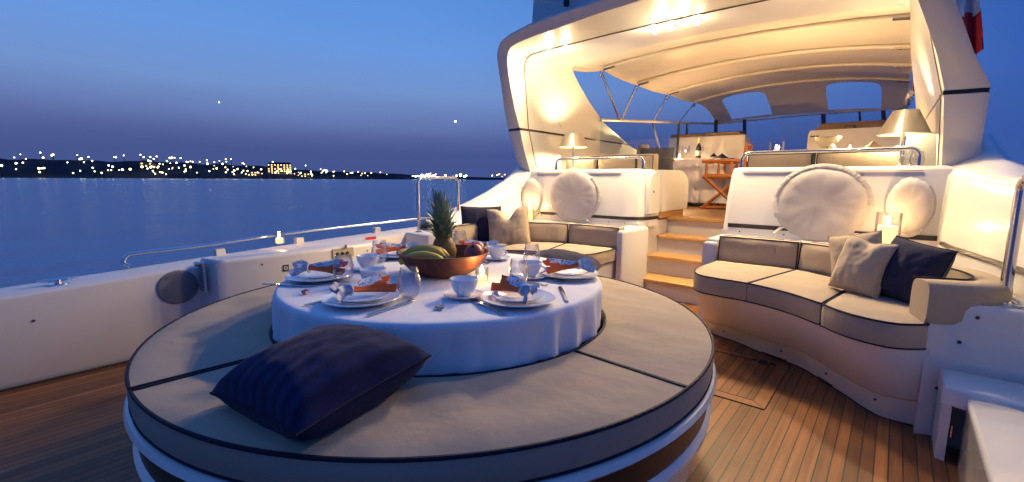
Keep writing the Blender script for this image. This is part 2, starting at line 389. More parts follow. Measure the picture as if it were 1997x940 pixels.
# lamps along the far promenade and on the slope
def lampmesh(h,r,m,name):
    mb=MB(); mb.tube([(0,0,0),(0,0,h)],.35,5,mi=0); mb.lathe([(.01,h-r),(r*.7,h-r*.7),(r,h),(r*.7,h+r*.7),(.01,h+r)],8,mi=1); return mb.mesh(name,[dark,m])
lm=[lampmesh(6,.95,E_SH1,'lamp_warm'),lampmesh(9,.8,E_SH2,'lamp_pale'),lampmesh(7,.8,E_SH3,'lamp_orange'),lampmesh(6,1.15,E_SH4,'lamp_cool')]
def hillz(t,a): return -1.6+hz(t)*math.sin(min(1,a*1.35)*PI/2)
shl=['warm yellow street lamp on the dark far shore','pale greenish street lamp on the far shore','orange street lamp on the far shore','bright white harbour lamp at the forward end of the far shore']
cnt=0
for i in range(292):
    if i<135: t=random.random()*.42; a=random.choice([.02,.06,.12,.25,.4,.6]); k=random.choice([0,1,1,0])
    elif i<235: t=.36+random.random()*.27; a=random.choice([.02,.05,.15,.3,.5]); k=random.choice([0,1,0,2])
    elif i<262: t=.755+random.random()*.10; a=.02; k=3
    else: t=.62+random.random()*.36; a=random.choice([.02,.1]); k=random.choice([2,0,2])
    D=900+500*max(0,t-.4)
    az=AZ0+(AZ1-AZ0)*t; x,y=shore(az,D+a*260)
    o=bpy.data.objects.new('street_lamp',lm[k]); COL.objects.link(o); o.location=(x,y,hillz(t,a)-.4+1)
    s=random.uniform(.75,1.6)*(D/900); o.scale=(s,s,s)
    setp(o,shl[k],'street lamp',['warm lamps on the far shore','pale lamps on the far shore','orange lamps on the far shore','white harbour lamps on the far shore'][k])
# lit hotel on the shore (the warm glow in the row of lights) with lower houses
house=mat('far_house',(.22,.15,.10),.9)
def building(t,a,w,h,label,lit,cat='building'):
    D=900+500*max(0,t-.4); az=AZ0+(AZ1-AZ0)*t; x,y=shore(az,D+a*260); z=hillz(t,a)-1
    r=thing('waterfront_building',label,cat,(x,y,z),(0,0,-az))
    part(r,'wall',MB().box(-w/2,w/2,0,14,0,h),house,None,False,smooth=False)
    rb=MB(); rb.add([(-w/2-1,-1,h),(w/2+1,-1,h),(w/2+1,15,h),(-w/2-1,15,h),(-w/2+4,7,h+4),(w/2-4,7,h+4)],[(0,1,5,4),(1,2,5),(2,3,4,5),(3,0,4),(0,3,2,1)]); part(r,'roof',rb,hill,None,False,smooth=False)
    if lit:
        nw=int(w/5)
        for k in range(nw):
            for fl in range(int(h/4)):
                if random.random()<lit:
                    cx=-w/2+ (k+.5)*w/nw; part(r,'window',MB().box(cx-1.1,cx+1.1,-.15,-.05,1.5+fl*4,3.6+fl*4),E_WIN,None,False,smooth=False)
building(.54,.2,44,20,'large lit hotel glowing warm on the far shore',.85)
building(.50,.1,26,9,'low lit building left of the glowing hotel on the far shore',.6)
building(.58,.1,24,8,'low lit building right of the glowing hotel on the far shore',.6)
building(.37,.3,22,8,'dim house alone among the street lamps on the far shore',.4)
building(.20,.3,30,9,'long dim house at the left of the far shore',.35)
# two bright evening stars
for (px,py,pz,rr,lab) in ((-.735,.678,.122,9,'bright evening star over the right end of the far shore'),(-.953,.30,.135,4.5,'faint evening star high over the left of the far shore')):
    mbs=MB(); mbs.lathe([(.01,-rr),(rr*.7,-rr*.7),(rr,0),(rr*.7,rr*.7),(.01,rr)],10)
    one('evening_star',mbs,E_STAR,lab,'star',(px*5200,py*5200,pz*5200))

# ------------------------------------------------------------------ decks
mb=MB(); mb.add([(-3.32,-2.5,0),(1.3,-2.5,0),(1.3,4.3,0),(-3.32,4.3,0)],[(0,1,2,3)])
struct('teak_deck',mb,teak)
mb=MB(); mb.box(-3.0,.05,4.665,10,.60,.680); struct('upper_deck',mb,wood('pale_teak_deck',(.46,.27,.11),(.38,.20,.07),(.3,.16,.06),plank=.0418,off=.02,rough=.45))
mb=MB(); mb.box(-3.62,-3.3,-3,4.5,-1.7,-.01); mb.box(1.2,1.6,-3,4.5,-1.7,-.01); struct('hull',mb,gel)
# flush hatch in the deck: mitred margin boards with planks inside
h=thing('deck_hatch','flush teak deck hatch with mitred margin boards beside the round bench','hatch',(-.62,2.6,0))
mbf=MB(); z=.004
def quad(m_,a,b,c,d,z,mi=0): m_.add([(*a,z),(*b,z),(*c,z),(*d,z)],[(0,1,2,3)],mi)
ox0,ox1,oy0,oy1=-1.02,-.375,2.27,2.95; wv=.062
quad(mbf,(ox0,oy0),(ox1,oy0),(ox1-wv,oy0+wv),(ox0+wv,oy0+wv),z); quad(mbf,(ox1,oy0),(ox1,oy1),(ox1-wv,oy1-wv),(ox1-wv,oy0+wv),z)
quad(mbf,(ox1,oy1),(ox0,oy1),(ox0+wv,oy1-wv),(ox1-wv,oy1-wv),z); quad(mbf,(ox0,oy1),(ox0,oy0),(ox0+wv,oy0+wv),(ox0+wv,oy1-wv),z)
part(h,'margin_board',mbf,teakm)
ms=MB()
for (a,b) in (((ox0,oy0),(ox1,oy0)),((ox1,oy0),(ox1,oy1)),((ox1,oy1),(ox0,oy1)),((ox0+wv,oy0+wv),(ox1-wv,oy0+wv)),((ox1-wv,oy0+wv),(ox1-wv,oy1-wv)),((ox1-wv,oy1-wv),(ox0+wv,oy1-wv)),((ox1,oy0),(ox1-wv,oy0+wv)),((ox1,oy1),(ox1-wv,oy1-wv))):
    ms.tube([(*a,.003),(*b,.003)],.0026,4)
part(h,'seam',ms,dark)
mr_=MB(); mr_.tube([(-.50+.03*math.cos(t*PI/6),2.87+.03*math.sin(t*PI/6),.012) for t in range(12)],.005,6,closed=True); mr_.box(-.56,-.44,2.885,2.90,.005,.012)
part(h,'ring_handle',mr_,darkgear)

# ------------------------------------------------------------------ round bench
TC=Vector((-1.473,1.294)); RB=1.082; RI=.69
b=thing('round_bench','round bench with tan cushions encircling the laid table','bench',(TC.x,TC.y,0))
S0=.40
prof=[(RI+.01,.2),(RI+.01,S0),(RB-.02,S0),(RB+.012,S0-.005),(RB+.018,S0-.02),(RB+.008,S0-.032),(RB-.010,S0-.036),(RB-.012,S0-.125),(RB-.004,S0-.13),(RB+.006,S0-.14),(RB+.004,S0-.16),(RB-.01,S0-.18),(RB-.035,.10),(RB-.06,.08),(RB-.06,0)]
part(b,'base',MB().lathe(prof,128,c=(TC.x,TC.y)),gel,ang=30)
part(b,'dark_band',MB().lathe([(RB-.011,S0-.037),(RB-.006,S0-.042),(RB-.006,S0-.118),(RB-.011,S0-.123)],128,c=(TC.x,TC.y)),black)
for q,a0 in enumerate((-93.2,-3.6,86.4,176.4)):
    def F(u,v,w_,a0=a0):
        a=math.radians(a0+.35+u*(90-.7)); r=RI+(RB-RI)*v; edge=0
        # rounded corners of the annular sector
        return Vector((TC.x+r*math.cos(a),TC.y+r*math.sin(a),S0+.004+(.485-S0-.004)*w_))
    add_cushion(b,F,nu=44,nv=14,puff=.16,bulge=.008,wr=.008,seed=q*3.1,pr=.0055)

# ------------------------------------------------------------------ table with cloth
t=thing('dining_table','round pedestal dining table in the middle of the bench, hidden under its cloth','table',(TC.x,TC.y,0))
part(t,'tabletop',MB().lathe([(.001,.636),(.645,.636),(.655,.628),(.645,.61),(.001,.61)],64,c=(TC.x,TC.y)),gelr)
part(t,'pedestal',MB().lathe([(.25,0),(.25,.02),(.09,.05),(.08,.3),(.1,.61)],32,c=(TC.x,TC.y)),steel)
def tablecloth():
    mb=MB(); n=220; rows=[]
    lev=[(.001,.640,0),(.2,.640,0),(.4,.640,0),(.56,.640,0),(.64,.640,0),(.658,.639,0),(.667,.635,0),(.672,.627,.05),(.674,.61,.15),(.675,.59,.3),(.676,.565,.5),(.678,.54,.72),(.680,.515,.9),(.682,.498,1.),(.682,.480,1.)]
    for r,z,k in lev:
        row=[]
        for i in range(n):
            a=2*PI*i/n
            ph=a*22+2.2*math.sin(a*3)+1.3*math.sin(a*7+1); ph2=a*37+2*math.sin(a*4+2)
            am=.5+.5*noise.noise(Vector((math.cos(a)*3,math.sin(a)*3,7)))
            w_=(1-abs(math.sin(ph/2))**.7*2)*.8*am+math.sin(ph2)*.25+noise.noise(Vector((math.cos(a)*5,math.sin(a)*5,k)))*.7
            side=.5+.5*max(0,math.cos(a-math.radians(-35)))
            kk=k*(1.25-.55*k)
            rr=r+kk*(w_*.036*side)-k*.004
            zz=z+(noise.noise(Vector((r*math.cos(a)*5,r*math.sin(a)*5,2)))*.0015 if k==0 and r>.1 else 0)
            row.append((rr*math.cos(a),rr*math.sin(a),zz))
        rows.append(row)
    mb.grid(rows,closev=True,flip=True); return mb
one('tablecloth',tablecloth(),cloth,'white cloth draped over the round table on the aft deck','tablecloth',(TC.x,TC.y,0),ang=80)

# ------------------------------------------------------------------ place settings
TZ=.6415
def plate_mb(R,hh=.016):
    return MB().lathe([(.001,.004),(R*.62,.004),(R*.68,.006),(R*.97,hh-.002),(R,hh),(R*.985,hh+.002),(R*.94,hh),(R*.66,.009),(R*.6,.0075),(.001,.0075)],48)
pl0=None; PLM={'dinner':plate_mb(.128,.019).mesh('dinner_plate',china),'side':plate_mb(.092,.016).mesh('side_plate',china)}
def inst(name,me,loc,rot,label,cat,group,mats=None):
    o=bpy.data.objects.new(name,me); COL.objects.link(o); o.location=loc; o.rotation_euler=rot; return setp(o,label,cat,group)
def napkin_parts():
    """linen napkin drawn through a ring: a long pleated fan on one side of the ring, a short frill on the other"""
    N=36; K=48
    def fan(x0,x1,w0,w1,amp,h0,h1,pl):
        top=[];bot=[]
        for i in range(N+1):
            s=i/N; x=x0+(x1-x0)*s; w=w0+(w1-w0)*s**.8; rt=[];rb_=[]
            for k in range(K+1):
                v=-1+2*k/K; tri=abs(((v*pl+.35*s)%1)*2-1)
                z=h0+(h1-h0)*s+amp*(.35+.65*s)*(tri-.5)+.010*(1-v*v)*(1-.4*s)+(.016*v+.008)*s**.6
                e=.012*math.sin(v*6)*s+ .010*(tri-.5)*s
                rt.append((x+(e if x1>x0 else -e),w*v+.006*math.sin(s*4),max(.004,z))); rb_.append((x+(e if x1>x0 else -e),w*v+.006*math.sin(s*4),max(.001,z-.006)))
            top.append(rt);bot.append(rb_)
        return top,bot
    t,b_=fan(0,-.125,.012,.034,.010,.022,.018,2)
    body=MB(); body.grid(t,flip=True); body.grid(b_); body.grid([t[-1],b_[-1]]); body.grid([[r[0] for r in t],[r[0] for r in b_]]); body.grid([[r[-1] for r in t],[r[-1] for r in b_]])
    # which faces are the orange border: front third and the far end
    for idx,f in enumerate(body.f):
        cx_=sum(body.v[i][0] for i in f)/len(f); cy_=sum(body.v[i][1] for i in f)/len(f); w=.012+.024*(min(1,max(0,-cx_/.125)))**.8
        if cy_< -.22*w+.12*w*math.sin(cx_*50) or cx_<-.110 or idx>=2*N*K: body.mi[idx]=1
    t,b_=fan(0,.045,.012,.030,.016,.022,.016,3)
    fr=MB(); fr.grid(t); fr.grid(b_,flip=True)
    ring=MB().tube([(.0,.016*math.cos(q*PI/8),.022+.013*math.sin(q*PI/8)) for q in range(16)],.0035,6,closed=True)
    return body,fr,ring
nb,nf,fl=napkin_parts()
def make_napkin(label,loc,rz,fl_=False):
    r=thing('napkin',label,'napkin',loc,(0,0,rz),'printed napkins on the plates'); r.scale=(1.12,1.25,1.25)
    def cp(m):
        c=MB_copy(m)
        if fl_: c.v=[(x-.0+.035,-y,z) for x,y,z in c.v]; c.f=[tuple(reversed(f)) for f in c.f]
        else: c.v=[(x+.035,y,z) for x,y,z in c.v]
        return c
    part(r,'folded_cloth',cp(nb),[napk,orangecloth],None,False,ang=35); part(r,'frill',cp(nf),frill,None,False,ang=35); part(r,'napkin_band',cp(fl),frill,None,False,ang=70)
    return r
def MB_copy(m):
    c=MB(); c.v=list(m.v); c.f=list(m.f); c.mi=list(m.mi); return c
# cup with handle and a small printed mark, on a saucer
cupm=MB().lathe([(.001,.004),(.022,.004),(.024,0),(.026,.004),(.036,.016),(.045,.034),(.049,.052),(.051,.060),(.0495,.061),(.047,.052),(.042,.034),(.033,.018),(.001,.010)],36)
handle=MB().tube([Vector((.046+.026*math.sin(PI*k/9),0,.050-.032*k/9)) for k in range(10)],.0035,8)
mark=MB()
for k in range(5): mark.add([(-.0015+.001*math.sin(k*2.1),0,.020+k*.0045),(.0022+.001*math.sin(k*2.1),0,.020+k*.0045),(.0018,0,.0245+k*.0045),(-.002,0,.0245+k*.0045)],[(0,1,2,3)])
def onbody(mm):
    out_=[]
    for x,y,z in mm.v:
        r=.0465+.0009*(z-.03)/.01*2.2 if z>.03 else .0438+ (z-.03)*.6
        r=.0452+(z-.034)*.2 if z>.034 else .0452-(.034-z)*.55
        a=x/.045-PI/2; out_.append(((r+.0008)*math.cos(a),(r+.0008)*math.sin(a),z))
    mm.v=out_; return mm
mark=onbody(mark)
saucer=plate_mb(.072,.012)
cup0=None; sau_me=saucer.mesh('saucer',china)
def make_cup(label,loc,rz):
    global cup0
    if cup0 is None:
        cup0=thing('coffee_cup',label,'cup',loc,(0,0,rz),'white coffee cups on the laid table')
        part(cup0,'cup_bowl',cupm,china,None,False); part(cup0,'handle',handle,china,None,False); part(cup0,'printed_mark',mark,darkgear,None,False)
        return cup0
    return dup(cup0,loc,rz,label)
tum=MB().lathe([(.001,.003),(.020,.003),(.026,.006),(.034,.018),(.0405,.036),(.042,.05),(.040,.068),(.035,.09),(.0305,.110),(.0300,.1105),(.0298,.109),(.0345,.089),(.0393,.068),(.0412,.05),(.0395,.036),(.033,.020),(.025,.0095),(.001,.0075)],36)
tum_me=tum.mesh('tumbler',glass)
kn=MB(); kn.loft([(-.11,-.006),(-.02,-.0055),(0,-.009),(.07,-.010),(.10,-.006),(.11,.002),(.10,.006),(0,.006),(-.02,.0055),(-.11,.006)],[(.0,.001),(.0015,0),(.003,0),(.0045,.0025)])
kn_me=kn.mesh('knife',steel)
fk=MB(); fk.loft([(-.105,-.007),(-.06,-.004),(.03,-.003),(.045,-.011),(.06,-.012),(.06,.012),(.045,.011),(.03,.003),(-.06,.004),(-.105,.007)],[(.001,.0005),(.003,0),(.0042,.0005)])
for k in range(4): fk.box(.059,.10,-.0118+k*.0065,-.0078+k*.0065,.0015,.0035)
fk_me=fk.mesh('fork',steel)
spm=MB(); spm.loft([(-.09,-.005),(-.05,-.0035),(.02,-.0025),(.032,-.012),(.055,-.017),(.075,-.012),(.083,0),(.075,.012),(.055,.017),(.032,.012),(.02,.0025),(-.05,.0035),(-.09,.005)],[(.001,.0005),(.003,0),(.0045,.001)])
sp_me=spm.mesh('spoon',steel)
def az2(a,b): return math.atan2(b[1]-a[1],b[0]-a[0])
SET=[((-1.355,.809),'on the setting nearest the big navy pillow',math.radians(-93),True),
     ((-.956,1.163),'on the front right setting beside the fork',math.radians(-17),False),
     ((-1.051,1.628),'on the far right setting facing the stairs',math.radians(50),False),
     ((-1.800,.885),'on the leftmost setting by the bulwark',math.radians(-135),True),
     ((-2.010,1.431),'on the back left setting beyond the fruit bowl',math.radians(59),False),
     ((-1.76,1.80),'on the back setting behind the pineapple',math.radians(43),False)]
for (p,where,rz,flip_) in SET:
    inst('dinner_plate',PLM['dinner'],(p[0],p[1],TZ),(0,0,0),'large white dinner plate '+where,'plate','white dinner plates')
    inst('side_plate',PLM['side'],(p[0],p[1],TZ+.0105),(0,0,0),'smaller white plate stacked '+where,'plate','white side plates')
    make_napkin('orange and white printed napkin '+where,(p[0],p[1],TZ+.022),rz,flip_)
for k,(p,rz,where) in enumerate([((-1.525,.965),.4,'left of the front tumbler'),((-1.821,1.128),2.2,'second from the left edge of the table'),((-1.143,1.087),-1.0,'in front of the fruit bowl beside the fork'),((-1.16,1.49),.3,'at the right between two tumblers'),((-1.57,1.73),0.,'behind the bowl at the far right')]):
    inst('saucer',sau_me,(p[0],p[1],TZ),(0,0,0),'white saucer under the cup '+where,'saucer','white saucers')
    make_cup('white coffee cup '+where,(p[0],p[1],TZ+.008),rz)
for p,where in [((-1.682,.93),'standing left between two napkins'),((-1.276,.95),'nearest the camera in the middle of the table'),((-1.947,1.274),'at the back left behind the cups'),((-1.096,1.336),'right of the tealight in front of a cup'),((-1.315,1.702),'at the far right edge near the lying navy pillow'),((-1.976,1.85),'at the very back beside the pineapple')]:
    inst('tumbler',tum_me,(p[0],p[1],TZ),(0,0,0),'clear stemless wine glass '+where,'glass','stemless wine glasses')
def cut(me,name,a,b_,label):
    mid=((a[0]+b_[0])/2,(a[1]+b_[1])/2); inst(name,me,(mid[0],mid[1],TZ+.0005),(0,0,az2(a,b_)),label,name,'steel cutlery')
cut(kn_me,'knife',(-1.198,.739),(-1.238,.94),'steel knife nearest the big navy pillow, right of the front left plates')
cut(kn_me,'knife',(-.838,1.285),(-.965,1.43),'steel knife right of the front right plates')
cut(kn_me,'knife',(-1.86,.70),(-1.70,.80),'steel knife in front of the leftmost plates')
cut(fk_me,'fork',(-.892,1.02),(-1.09,1.075),'steel fork between the front cup and the front right plates')
cut(fk_me,'fork',(-1.454,.671),(-1.48,.86),'steel fork left of the front left plates')
cut(sp_me,'spoon',(-.93,1.62),(-1.04,1.48),'steel spoon in front of the far right plates')
cut(fk_me,'fork',(-1.06,1.42),(-1.19,1.40),'steel fork pointing to the right hand cup')
# little shell ornaments
def shell(loc,label,m,rz):
    mb=MB(); rows=[]
    for i in range(9):
        s=i/8; row=[]
        for k in range(14):
            a=PI*k/13; rr=.018*s*(1+.12*math.sin(a*13)); row.append((rr*math.cos(a),rr*math.sin(a)*.9,.002+.010*math.sin(s*PI)*(.6+.4*math.sin(a))+.004))
        rows.append(row)
    mb.grid(rows); mb.tube([(0,-.003,.004),(.006,-.014,.008),(.001,-.018,.012)],[.006,.004,.002],7); mb.tube([(-.004,0,.006),(-.016,.004,.010)],[.005,.002],7)
    return one('sea_shell',mb,m,label,'shell',loc,(0,0,rz),'sea shells scattered on the cloth')
shell((-1.605,.733,TZ),'small reddish shell on the cloth at the left',fruitr,.4)
shell((-1.09,.929,TZ),'small grey shell on the cloth in front of the front cup',mat('grey_shell',(.45,.4,.33),.5),1.4)
shell((-1.52,1.60,TZ),'small dark shell behind the fruit bowl',mat('dark_shell',(.14,.12,.12),.5),2.)

# ------------------------------------------------------------------ fruit bowl
BL=(-1.50,1.305,TZ)
bm=MB().lathe([(.001,.012),(.085,.008),(.095,0),(.11,.004),(.145,.024),(.175,.054),(.198,.092),(.204,.102),(.196,.103),(.188,.094),(.165,.058),(.135,.032),(.09,.018),(.001,.016)],64)
one('fruit_bowl',bm,bowlw,'large brown wooden salad bowl holding the fruit','bowl',BL)
def banana(loc,rot,label,Lb=.19):
    pts=[];rr=[]
    for i in range(15):
        s=i/14; a=(s-.5)*1.5; pts.append((math.sin(a)*Lb*.72,0,(math.cos(a)-1)*Lb*.55)); rr.append(.0215*1.12*math.sin(PI*(.06+.88*s))**.5*(1 if s<.85 else 1-(s-.85)*3))
    r=thing('banana',label,'banana',loc,rot,'bananas in the bowl')
    part(r,'peel',MB().tube(pts,rr,12),bana,None,False,ang=60)
    part(r,'stem',MB().tube([pts[-1],(pts[-1][0]+.018,0,pts[-1][2]-.012)],.006,6),leafg,None,False)
banana((-1.535,1.225,TZ+.112),(-.35,0,math.radians(40)),'upper green and yellow banana lying across the bowl',.185)
banana((-1.50,1.19,TZ+.092),(-.5,0,math.radians(40)),'lower yellow banana at the front rim of the bowl',.20)
banana((-1.57,1.28,TZ+.10),(-.2,0,math.radians(44)),'banana lying behind the other two in the bowl',.18)
def pome(loc,label,r=.043,rot=(.5,.3,0)):
    o=thing('pomegranate',label,'fruit',loc,rot,'red fruit in the bowl')
    prof=[(.001,-r)]+[(r*math.sin(a),-r*math.cos(a)*.93) for a in [PI*k/12 for k in range(1,12)]]+[(.006,r*.88)]
    part(o,'skin',MB().lathe(prof,20),fruitr,None,False,ang=60)
    c=MB()
    for k in range(6):
        a=k*PI/3; c.add([(.008*math.cos(a-.4),.008*math.sin(a-.4),r*.85),(.008*math.cos(a+.4),.008*math.sin(a+.4),r*.85),(.014*math.cos(a),.014*math.sin(a),r*1.18)],[(0,1,2)])
    part(o,'crown',c,fruitr,None,False,smooth=False)
pome((-1.375,1.37,TZ+.098),'red fruit nearest the front in the bowl, right of the bananas'); pome((-1.42,1.43,TZ+.10),'red fruit behind the other one in the bowl',.041,(.2,-.6,1))
# pineapple
pa=thing('pineapple','whole pineapple with a tall green crown standing in the wooden bowl','pineapple',(-1.585,1.39,TZ+.012),(math.radians(3),math.radians(-3),0))
mb=MB(); rows=[]
for i in range(25):
    s=i/24; z=s*.135; R=.055*math.sin(PI*(.13+.72*s))**.6; rows.append([( (R*(1+.06*math.sin(9*a+i*1.0)*math.cos(i*1.3+a*9)))*math.cos(a), R*(1+.06*math.sin(9*a-i))*math.sin(a), z) for a in [2*PI*k/54 for k in range(54)]])
mb.grid(rows,closev=True,flip=True); part(pa,'pineapple_body',mb,pskin,None,False,ang=25)
mb=MB(); random.seed(3)
for k in range(84):
    s=k/83; a=k*2.39996; z0=.118+.09*s; Lf=.06+.095*s**.7+random.uniform(-.010,.010); lean=.80*(1-s)**.9+.12+random.uniform(-.06,.06)
    base=Vector((.018*math.cos(a)*(1-s*.6),.018*math.sin(a)*(1-s*.6),z0)); row=[]
    for i in range(7):
        q=i/6; l=Lf*q; an=lean*(.55+.55*q*(1 if s<.6 else .6)); r=l*math.sin(min(an,1.5)); zz=l*math.cos(an)*1.0
        c0=base+Vector((math.cos(a)*r,math.sin(a)*r,zz)); wd=(.0145+.002*(1-s))*(1-q**2.2)*(.7+.6*min(q*3,1)); tt=Vector((-math.sin(a),math.cos(a),0)); nn=Vector((math.cos(a),math.sin(a),0))*-.003
        row.append([tuple(c0-tt*wd),tuple(c0+nn*(-1)),tuple(c0+tt*wd)])
    mb.grid(row)
part(pa,'leaf_crown',mb,leafg,None,False,ang=60)
random.seed(11)

# ------------------------------------------------------------------ candles
def point(name,loc,e,col=(1,.62,.28),r=.02,parent=None):
    l=bpy.data.lights.new(name,'POINT'); l.energy=e; l.color=col; l.shadow_soft_size=r
    o=bpy.data.objects.new(name,l); COL.objects.link(o); o.location=loc; return o
def candle(label,loc,rc,hc,rg,hg,e,wide=0.,group=None,cat='candle holder'):
    r=thing('glass_candle',label,cat,loc,(0,0,0),group)
    part(r,'glass_cylinder',MB().lathe([(.001,.002),(rg*.95,.002),(rg,.006),(rg+wide,hg),(rg+wide-.0015,hg),(rg-.002,.008),(.001,.006)],32),glass,None,False)
    w_=part(r,'wax',MB().lathe([(.001,.006),(rc,.007),(rc,hc-.003),(rc-.003,hc),(rc*.5,hc-.004),(.001,hc-.005)],24),wax,None,False)
    part(w_,'wick',MB().tube([(0,0,hc-.006),(0,0,hc+.007)],.0012,5),dark,None,False)
    part(r,'flame',MB().lathe([(.0005,hc+.003),(.006,hc+.010),(.008,hc+.018),(.005,hc+.030),(.0003,hc+.046)],12),E_FLAME,None,False)
    point('candle_light',(loc[0],loc[1],loc[2]+hc+.045),e,(1,.6,.25),.01)
candle('short tealight glass on the tablecloth right of the fruit bowl',(-1.275,1.315,TZ),.019,.022,.027,.055,.35)
candle('short ribbed glass candle on the bulwark top at the left',(-3.40,1.39,.582),.024,.04,.036,.085,.6)
candle('tall glass hurricane candle on the ledge behind the port sofa',(-2.96,3.78,.625),.033,.12,.05,.19,1.4)
candle('tall glass hurricane candle behind the starboard sofa pillows',(-.02,3.75,.625),.05,.155,.066,.24,1.6)

# ------------------------------------------------------------------ bulwark on the port side
def bz(y): return interp([(0,.40),(0,.435),(0,.465),(0,.515),(0,.56),(0,.59),(0,.60),(0,.615)], (y+2)/7)[1]
bw=thing('bulwark','long white port bulwark with a broad flat top beside the round bench','bulwark',(-3.4,.8,0))
ys=[-2.5,-2,-1.5,-1,-.6,-.3,0,.2,.35,.5,.7,.9,1.2,1.5,1.8,2.1,2.4,2.8,3.2,3.6,4.0]
rows=[]
for y in ys:
    zt=bz(y); rows.append([(-3.31,y,.0),(-3.292,y,.03),(-3.29,y,zt-.022),(-3.294,y,zt-.008),(-3.306,y,zt),(-3.50,y,zt+.002),(-3.545,y,zt+.008),(-3.565,y,zt-.01),(-3.60,y,zt-.10),(-3.62,y,-.5)])
part(bw,'bulwark_wall',MB().grid(rows),gelr,ang=40)
ms=MB(); ms.tube([(-3.288,y,.006) for y in ys],.006,5); part(bw,'deck_seam',ms,dark)
hs=MB(); hs.loft([(-3.295,.86),(-3.13,.90),(-3.10,.95),(-3.10,2.02),(-3.14,2.10),(-3.295,2.12)],[(0,0),(.53,0),(.547,.004),(.556,.016)])
part(bw,'locker_housing',hs,gelr)
hs=MB(); hs.loft([(-3.295,2.42),(-3.02,2.46),(-2.98,2.52),(-2.98,3.1),(-3.295,3.1)],[(0,0),(.56,0),(.575,.004),(.582,.014)])
part(bw,'end_locker',hs,gelr)
# speaker, vent, socket panel, stickers on it
sp=MB(); M4=Matrix.Translation((-3.286,.735,.395))@Matrix.Rotation(math.radians(90),4,'Y')
sp.lathe([(.001,.006),(.095,.007),(.102,.004),(.104,.0)],48,M=M4); 
wone('speaker_grille',sp,greych,'round dark grey speaker grille set in the bulwark','speaker',(-3.286,.735,.395))
vt=thing('louvre_vent','white louvred air vent on the side of the bulwark locker','vent',(-3.25,.86,.42))
part(vt,'vent_frame',MB().box(-3.272,-3.192,.846,.858,.355,.525),gelr); v2=MB()
for k in range(9): v2.box(-3.266,-3.198,.838,.846,.364+k*.018,.374+k*.018)
part(vt,'louvre',v2,greych)
knb=MB().lathe([(.001,0),(.012,0),(.012,.03),(.016,.032),(.014,.05),(.001,.052)],16,M=Matrix.Translation((-3.21,.856,.535))@Matrix.Rotation(math.radians(90),4,'X')); wone('shower_knob',knb,steel,'small chrome knob above the louvred vent','knob',(-3.21,.80,.535))
pn=thing('socket_panel','cream switch panel with three round sockets on the bulwark','switch panel',(-3.1,1.72,.5))
part(pn,'panel_plate',MB().box(-3.099,-3.092,1.63,1.80,.475,.545,b=.002),mat('cream_plate',(.5,.44,.3),.5))
for k in range(3): part(pn,'socket',MB().lathe([(.001,.008),(.011,.008),(.013,.0)],16,M=Matrix.Translation((-3.092,1.665+k*.04,.505))@Matrix.Rotation(math.radians(90),4,'Y')),dark)
part(pn,'lid_hinge',MB().box(-3.098,-3.08,1.72,1.74,.545,.565),steel)
wone('warning_sticker',MB().box(-3.288,-3.286,2.02,2.12,.555,.578),red,'small red warning sticker on the bulwark near the handrail','sticker',(-3.29,2.07,.56))
def deckmark(x,y,z,rz,label):
    r=thing('deck_sticker',label,'sticker',(x,y,z),(0,0,rz))
    part(r,'sticker_plate',MB().box(-.0015,0,-.020,.020,-.022,.022),darkgear,None,False)
    m_=MB().lathe([(.009,0),(.013,0),(.013,.001),(.009,.001)],18,M=Matrix.Rotation(math.radians(90),4,'Y')@Matrix.Translation((0.0,0,.0005))); m_.box(0,.001,-.003,.003,-.003,.003)
    part(r,'sticker_symbol',m_,whitep,None,False)
deckmark(-3.097,1.296,.455,0,'small dark square sticker with a pale round symbol on the bulwark locker')
# red lettering bars on the sticker are the pale words too small to read
for y,z in ((.12,.33),(1.15,.50),(1.92,.50),(-.3,.30)):
    xx=-3.289 if y<.86 else -3.099
    part(bw,'screw_cap',MB().lathe([(.001,.003),(.005,.003),(.006,0)],10,M=Matrix.Translation((xx,y,z))@Matrix.Rotation(PI/2,4,'Y')),dark)
# bulwark handrail
rp=[(-3.53,.56,.515),(-3.54,.535,.535),(-3.545,.535,.56),(-3.55,.555,.582),(-3.55,.60,.590),(-3.55,.96,.60),(-3.55,1.5,.632),(-3.55,2.1,.652),(-3.55,2.8,.668),(-3.54,3.3,.672)]
hr=thing('bulwark_handrail','long low stainless handrail along the top of the bulwark','handrail',(-3.55,.6,.52))
part(hr,'rail_tube',MB().tube(curve(rp,50),.013,10),steel)
for y in (1.05,1.6,2.3,3.0):
    z0=bz(y); part(hr,'foot',MB().loft([(-3.575,y-.035),(-3.525,y-.03),(-3.525,y+.03),(-3.575,y+.035)],[(z0-.005,0),(z0+.05,.006)]),gelr)
def loop_rail(name,label,pts,r,loc,cat='handrail',feet=True,group=None):
    o=thing(name,label,cat,loc,(0,0,0),group)
    part(o,'rail_tube',MB().tube(pts,r,12),steel)
    if feet:
        for p in (pts[0],pts[-1]):
            part(o,'foot_flange',MB().lathe([(.001,.0),(r*2.1,0),(r*2.1,.004),(r*1.3,.010),(.001,.010)],16,c=(p[0],p[1]),M=Matrix.Translation((0,0,p[2]))),steel)
    return o
